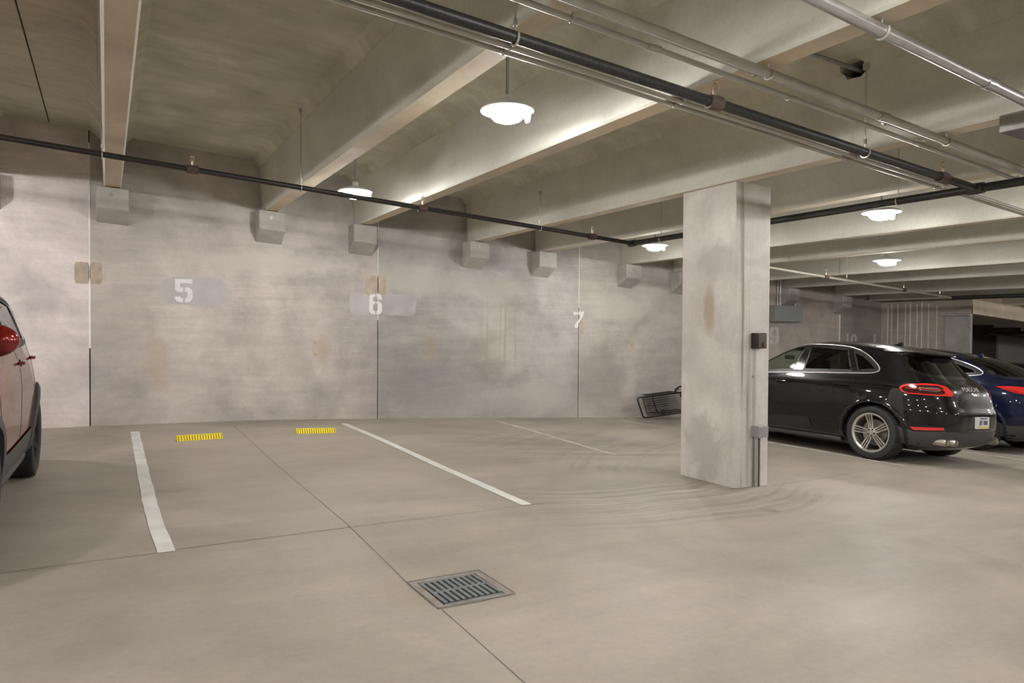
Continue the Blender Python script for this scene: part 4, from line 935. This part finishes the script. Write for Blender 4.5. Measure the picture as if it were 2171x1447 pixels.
C1 = dict(side=[w1a, w1b, w1c], dlo=dlo1, axles=(-1.4, 1.4), R=.368, arch=.425, rim=.262, tw=.265, track=.815, wheel='twin', lip=.05, chrome=True,
          ws=rounded([(-.72, 1.14), (.72, 1.14), (.60, 1.36), (.52, 1.50), (-.52, 1.50), (-.60, 1.36)], 1), rw=rounded([(-.66, 1.225), (-.45, 1.165), (.45, 1.165), (.66, 1.225), (.645, 1.36), (.56, 1.49), (-.56, 1.49), (-.645, 1.36)], 1),
          gaps=[[(-.15, 1.13), (-.12, 1.05), (-.07, .76), (-.05, .45), (-.05, .28)], [(-1.06, 1.17), (-1.10, 1.06), (-1.06, .86), (-.98, .72)], [(1.0, 1.05), (1.03, .8), (.98, .3)]],
          handles=[(.06, .985), (-.93, 1.005)], clads=[[(-.50, .34), (-.44, .49), (.86, .44), (.92, .30), (.8, .29), (-.3, .29)]], cladmat=carpaint('dark side blade', (.014, .014, .016), .4), skirt=True, mirror=(.62, 1.12), seats=.05,
          lamps=[([(.955, 1.01), (.93, 1.045), (.86, 1.07), (.6, 1.09), (.42, 1.085), (.30, 1.065), (.24, 1.01), (.22, .965), (.26, .935), (.42, .935), (.6, .935), (.86, .94), (.93, .962)], 'red'),
                 ([(.925, 1.007), (.89, 1.038), (.66, 1.068), (.44, 1.068), (.37, 1.045), (.36, .97), (.44, .953), (.66, .953), (.88, .958), (.915, .98)], 'lampdark'), ([(.72, 1.033), (.45, 1.035), (.42, 1.015), (.45, .993), (.72, .995)], 'clear'), ([(.70, 1.026), (.46, 1.028), (.44, 1.014), (.46, 1.0), (.70, 1.002)], 'lampdark')],
          lampline=[[(.88, 1.012), (.62, 1.016), (.38, 1.012)]], refl=[(.90, .505), (.47, .53), (.45, .497), (.85, .468)],
          lower=[(1.02, .50), (.85, .45), (.45, .48), (.0, .47), (.0, .25), (.6, .25), (1.0, .27)],
          head=[(.35, .95), (.8, 1.0), (.95, .95), (.9, .85), (.45, .82)], pipes=[(.52, .335), (.64, .335)], plate=(0, .60, .155, .078), platetext='J8T 888', fin=(0, -1.2, 1.618),
          texts=[('PORSCHE', .075, -.02, 1.03, 1.0, 0, 1.35), ('Macan S', .055, .03, .965, 1.0, .35, 1.0)], spoiler=(1.585, 1.50, 1.46, .15, 1.02))

# --- blue coupe-backed car in the next stall
T2 = [(.20, -2.05, 2.05, .80, 0, 4.5, 4), (.28, -2.22, 2.20, .885, 0, 4.8, 4), (.45, -2.33, 2.32, .94, 0, 4.4, 3.4), (.62, -2.37, 2.36, .955, 0, 4.2, 3.2), (.80, -2.37, 2.34, .958, 0, 4.0, 3.0), (.92, -2.35, 2.24, .953, 0, 4.0, 3.0),
      (1.02, -2.31, 1.85, .938, 0, 4.0, 3.2), (1.08, -2.25, 1.40, .915, -.1, 4, 3.4), (1.13, -2.15, 1.18, .888, -.2, 4, 3.6), (1.20, -1.98, .98, .845, -.2, 4, 4), (1.31, -1.74, .74, .782, -.2, 4, 4), (1.42, -1.46, .52, .715, -.1, 4, 4),
      (1.50, -1.18, .34, .655, -.1, 3.8, 4), (1.56, -.90, .18, .59, -.1, 3.4, 3.6), (1.60, -.60, .08, .47, -.08, 3, 3), (1.625, -.32, .02, .30, -.05, 2.6, 2.6), (1.632, -.14, .0, .10, -.06, 2, 2)]
ZU = lambda P: [(a, 1 + (z - 1) * 1.13) for a, z in P]
dlo2 = rounded([(1.05, 1.10), (.30, 1.135), (-.6, 1.165), (-1.25, 1.20), (-1.50, 1.235), (-1.36, 1.32), (-1.05, 1.42), (-.70, 1.50), (-.30, 1.54), (.05, 1.54), (.35, 1.46), (.75, 1.29)], 2)
C2 = dict(C1); C2.update(side=[[(.92, 1.13), (.0, 1.165), (-.04, 1.515), (.05, 1.515), (.33, 1.44), (.72, 1.275)], [(-.12, 1.17), (-.92, 1.20), (-.86, 1.44), (-.66, 1.485), (-.28, 1.52), (-.12, 1.52)], [(-1.0, 1.205), (-1.25, 1.225), (-1.41, 1.245), (-1.32, 1.31), (-1.06, 1.39), (-.94, 1.42)]],
          dlo=dlo2, axles=(-1.43, 1.43), wheel='five', wmat=CM['alloy'], rw=rounded([(-.72, 1.21), (-.4, 1.165), (.4, 1.165), (.72, 1.21), (.66, 1.33), (.55, 1.52), (-.55, 1.52), (-.66, 1.33)], 1),
          handles=[(.02, 1.0), (-.95, 1.03)], clads=[], lamps=[([(.98, 1.075), (.80, 1.09), (.45, 1.085), (.12, 1.06), (.10, .985), (.30, .965), (.62, .965), (.78, .985)], 'red'), ([(.60, 1.06), (.3, 1.055), (.14, 1.04), (.13, 1.01), (.45, .995)], 'lampdark')],
          lampline=[[(.86, 1.065), (.70, .995), (.45, .98)]], refl=[(.45, .50), (.25, .51), (.25, .48), (.43, .475)], pipes=[(.60, .35)], texts=[], spoiler=(1.24, 1.20, 1.16, .07, .9), fin=(0, -.95, 1.552), plate=(0, .80, .155, .078), platetext=None,
          gaps=[[(-.07, 1.14), (-.04, .9), (-.02, .3)], [(-1.0, 1.19), (-1.05, 1.05), (-1.0, .82)], [(1.0, 1.05), (1.03, .8), (.98, .3)]], ws=rounded([(-.72, 1.16), (.72, 1.16), (.60, 1.36), (.50, 1.52), (-.50, 1.52), (-.60, 1.36)], 1))
T2 = [(r[0] if r[0] < 1 else 1 + (r[0] - 1) * 1.13,) + r[1:] for r in T2]
S2 = Shell(T2, (-1.43, 1.43), .022)
C2['side'] = [ZU(p) for p in C2['side']]; C2['dlo'] = ZU(dlo2); C2['rw'] = ZU(C2['rw']); C2['ws'] = ZU(C2['ws']); C2['fin'] = (0, -1.05, 1.60)
# --- small red crossover at the left edge, nose towards the camera
T3 = [(.24, -1.88, 1.93, .78, 0, 4, 3.6), (.32, -2.06, 2.04, .855, 0, 4, 3.4), (.45, -2.14, 2.12, .875, 0, 3.8, 3.2), (.65, -2.155, 2.14, .888, 0, 3.6, 3), (.80, -2.13, 2.12, .888, 0, 3.6, 3), (.92, -2.09, 2.0, .878, 0, 3.6, 3), (1.00, -2.04, 1.62, .862, 0, 3.6, 3.2),
      (1.06, -1.99, 1.25, .84, -.1, 3.6, 3.4), (1.12, -1.93, 1.06, .815, -.2, 3.8, 3.6), (1.30, -1.80, .72, .74, -.3, 4, 4), (1.45, -1.67, .44, .67, -.4, 4, 4), (1.53, -1.48, .22, .60, -.5, 3.4, 3.8), (1.58, -1.15, -.02, .48, -.5, 3, 3), (1.60, -.75, -.35, .12, -.5, 2, 2)]
S3 = Shell(T3, (-1.275, 1.275), .018)
dlo3 = rounded([(.95, 1.08), (.2, 1.10), (-.8, 1.125), (-1.42, 1.16), (-1.40, 1.30), (-1.15, 1.43), (-.6, 1.49), (.0, 1.48), (.3, 1.40), (.65, 1.25)], 2)
C3 = dict(C1); C3.update(side=[[(.84, 1.105), (.02, 1.13), (-.02, 1.455), (.02, 1.455), (.28, 1.38), (.62, 1.23)], [(-.10, 1.13), (-.90, 1.155), (-.90, 1.43), (-.6, 1.465), (-.10, 1.465)], [(-.99, 1.16), (-1.34, 1.18), (-1.33, 1.28), (-1.12, 1.39), (-.99, 1.41)]],
          dlo=dlo3, axles=(-1.275, 1.275), R=.345, arch=.395, rim=.222, tw=.225, track=.785, wheel='five', wmat=CM['darkm'], lip=.075, clad=True, chrome=False, handles=[(.05, .985), (-.85, 1.0)], hmat=RED,
          clads=[[(-.80, .28), (-.86, .40), (-.82, .47), (.82, .45), (.86, .38), (.80, .28)]], cladmat=CM['clad'], mirror=(.62, 1.11), mx=.86, texts=[], lampline=[], platetext=None, pipes=[], spoiler=(1.55, 1.49, 1.45, .12, .95), fin=(0, -1.2, 1.57),
          lower=None, refl=None, rw=rounded([(-.64, 1.16), (.64, 1.16), (.60, 1.34), (.52, 1.46), (-.52, 1.46), (-.60, 1.34)], 1), ws=rounded([(-.68, 1.10), (.68, 1.10), (.58, 1.32), (.50, 1.44), (-.50, 1.44), (-.58, 1.32)], 1),
          lamps=[([(.9, .98), (.5, 1.0), (.25, .98), (.25, .85), (.5, .83), (.85, .86)], 'red')], gaps=[[(-.05, 1.10), (-.02, .9), (0, .47)], [(-.97, 1.12), (-.97, .9), (-.9, .72)], [(.90, 1.03), (.92, .8), (.9, .47)]])
C4 = dict(C3)
KZ = 1.11; kz = lambda P: [(a, z * KZ) for a, z in P]; T5 = [(r[0] * KZ if r[0] > .3 else r[0], r[1], r[2], r[3] + .015) + r[4:] for r in T3]; S5 = Shell(T5, (-1.275, 1.275), .03)
C3.update(side=[kz(p) for p in C3['side']], dlo=kz(C3['dlo']), rw=kz(C3['rw']), ws=kz(C3['ws']), clads=[kz(p) for p in C3['clads']], lamps=[(kz(p), m) for p, m in C3['lamps']], gaps=[kz(p) for p in C3['gaps']], head=kz(C3['head']),
          R=.372, arch=.42, rim=.235, lip=.085, handles=[(-.13, 1.11), (-1.02, 1.12)], mirror=(.62, 1.30), mx=.73, mr=.115, fin=(0, -1.2, 1.74), spoiler=(1.71, 1.65, 1.61, .12, .95), seatz=.65)
C4.update(dark=True, hmat=GRY)
def place(cx, cy, C, flip=False):
    ax = C['axles'][1]; hw = C['track']; c = [[FZsurf(cx + sx * hw, cy + sy * ax) for sy in (-1, 1)] for sx in (-1, 1)]
    z = sum(map(sum, c)) / 4; ry = -math.atan(((c[1][0] + c[1][1]) - (c[0][0] + c[0][1])) / 2 / (2 * hw)); rx = math.atan(((c[0][1] + c[1][1]) - (c[0][0] + c[1][0])) / 2 / (2 * ax))
    s = -1 if flip else 1; C['rot'] = (s * rx, s * ry, PI - .02 if flip else 0); return (cx, cy, z + .003)
build_car('car', S1, BLK, C1, place(9.99, 7.05, C1), 0, 'black sport utility car right of the pillar with silver wheels and rear toward the camera')
build_car('car', S2, BLU, C2, place(13.35, 7.40, C2), 0, 'midnight blue car with sloping back half hidden behind the black car')
build_car('car', S5, RED, C3, place(-1.49, 6.62, C3, True), PI, 'red crossover car cut off by the left edge with grey wheel arches')
build_car('car', S3, GRY, C4, place(17.0, 8.0, C4), 0, 'dark car roof just showing behind the blue car at the right edge')
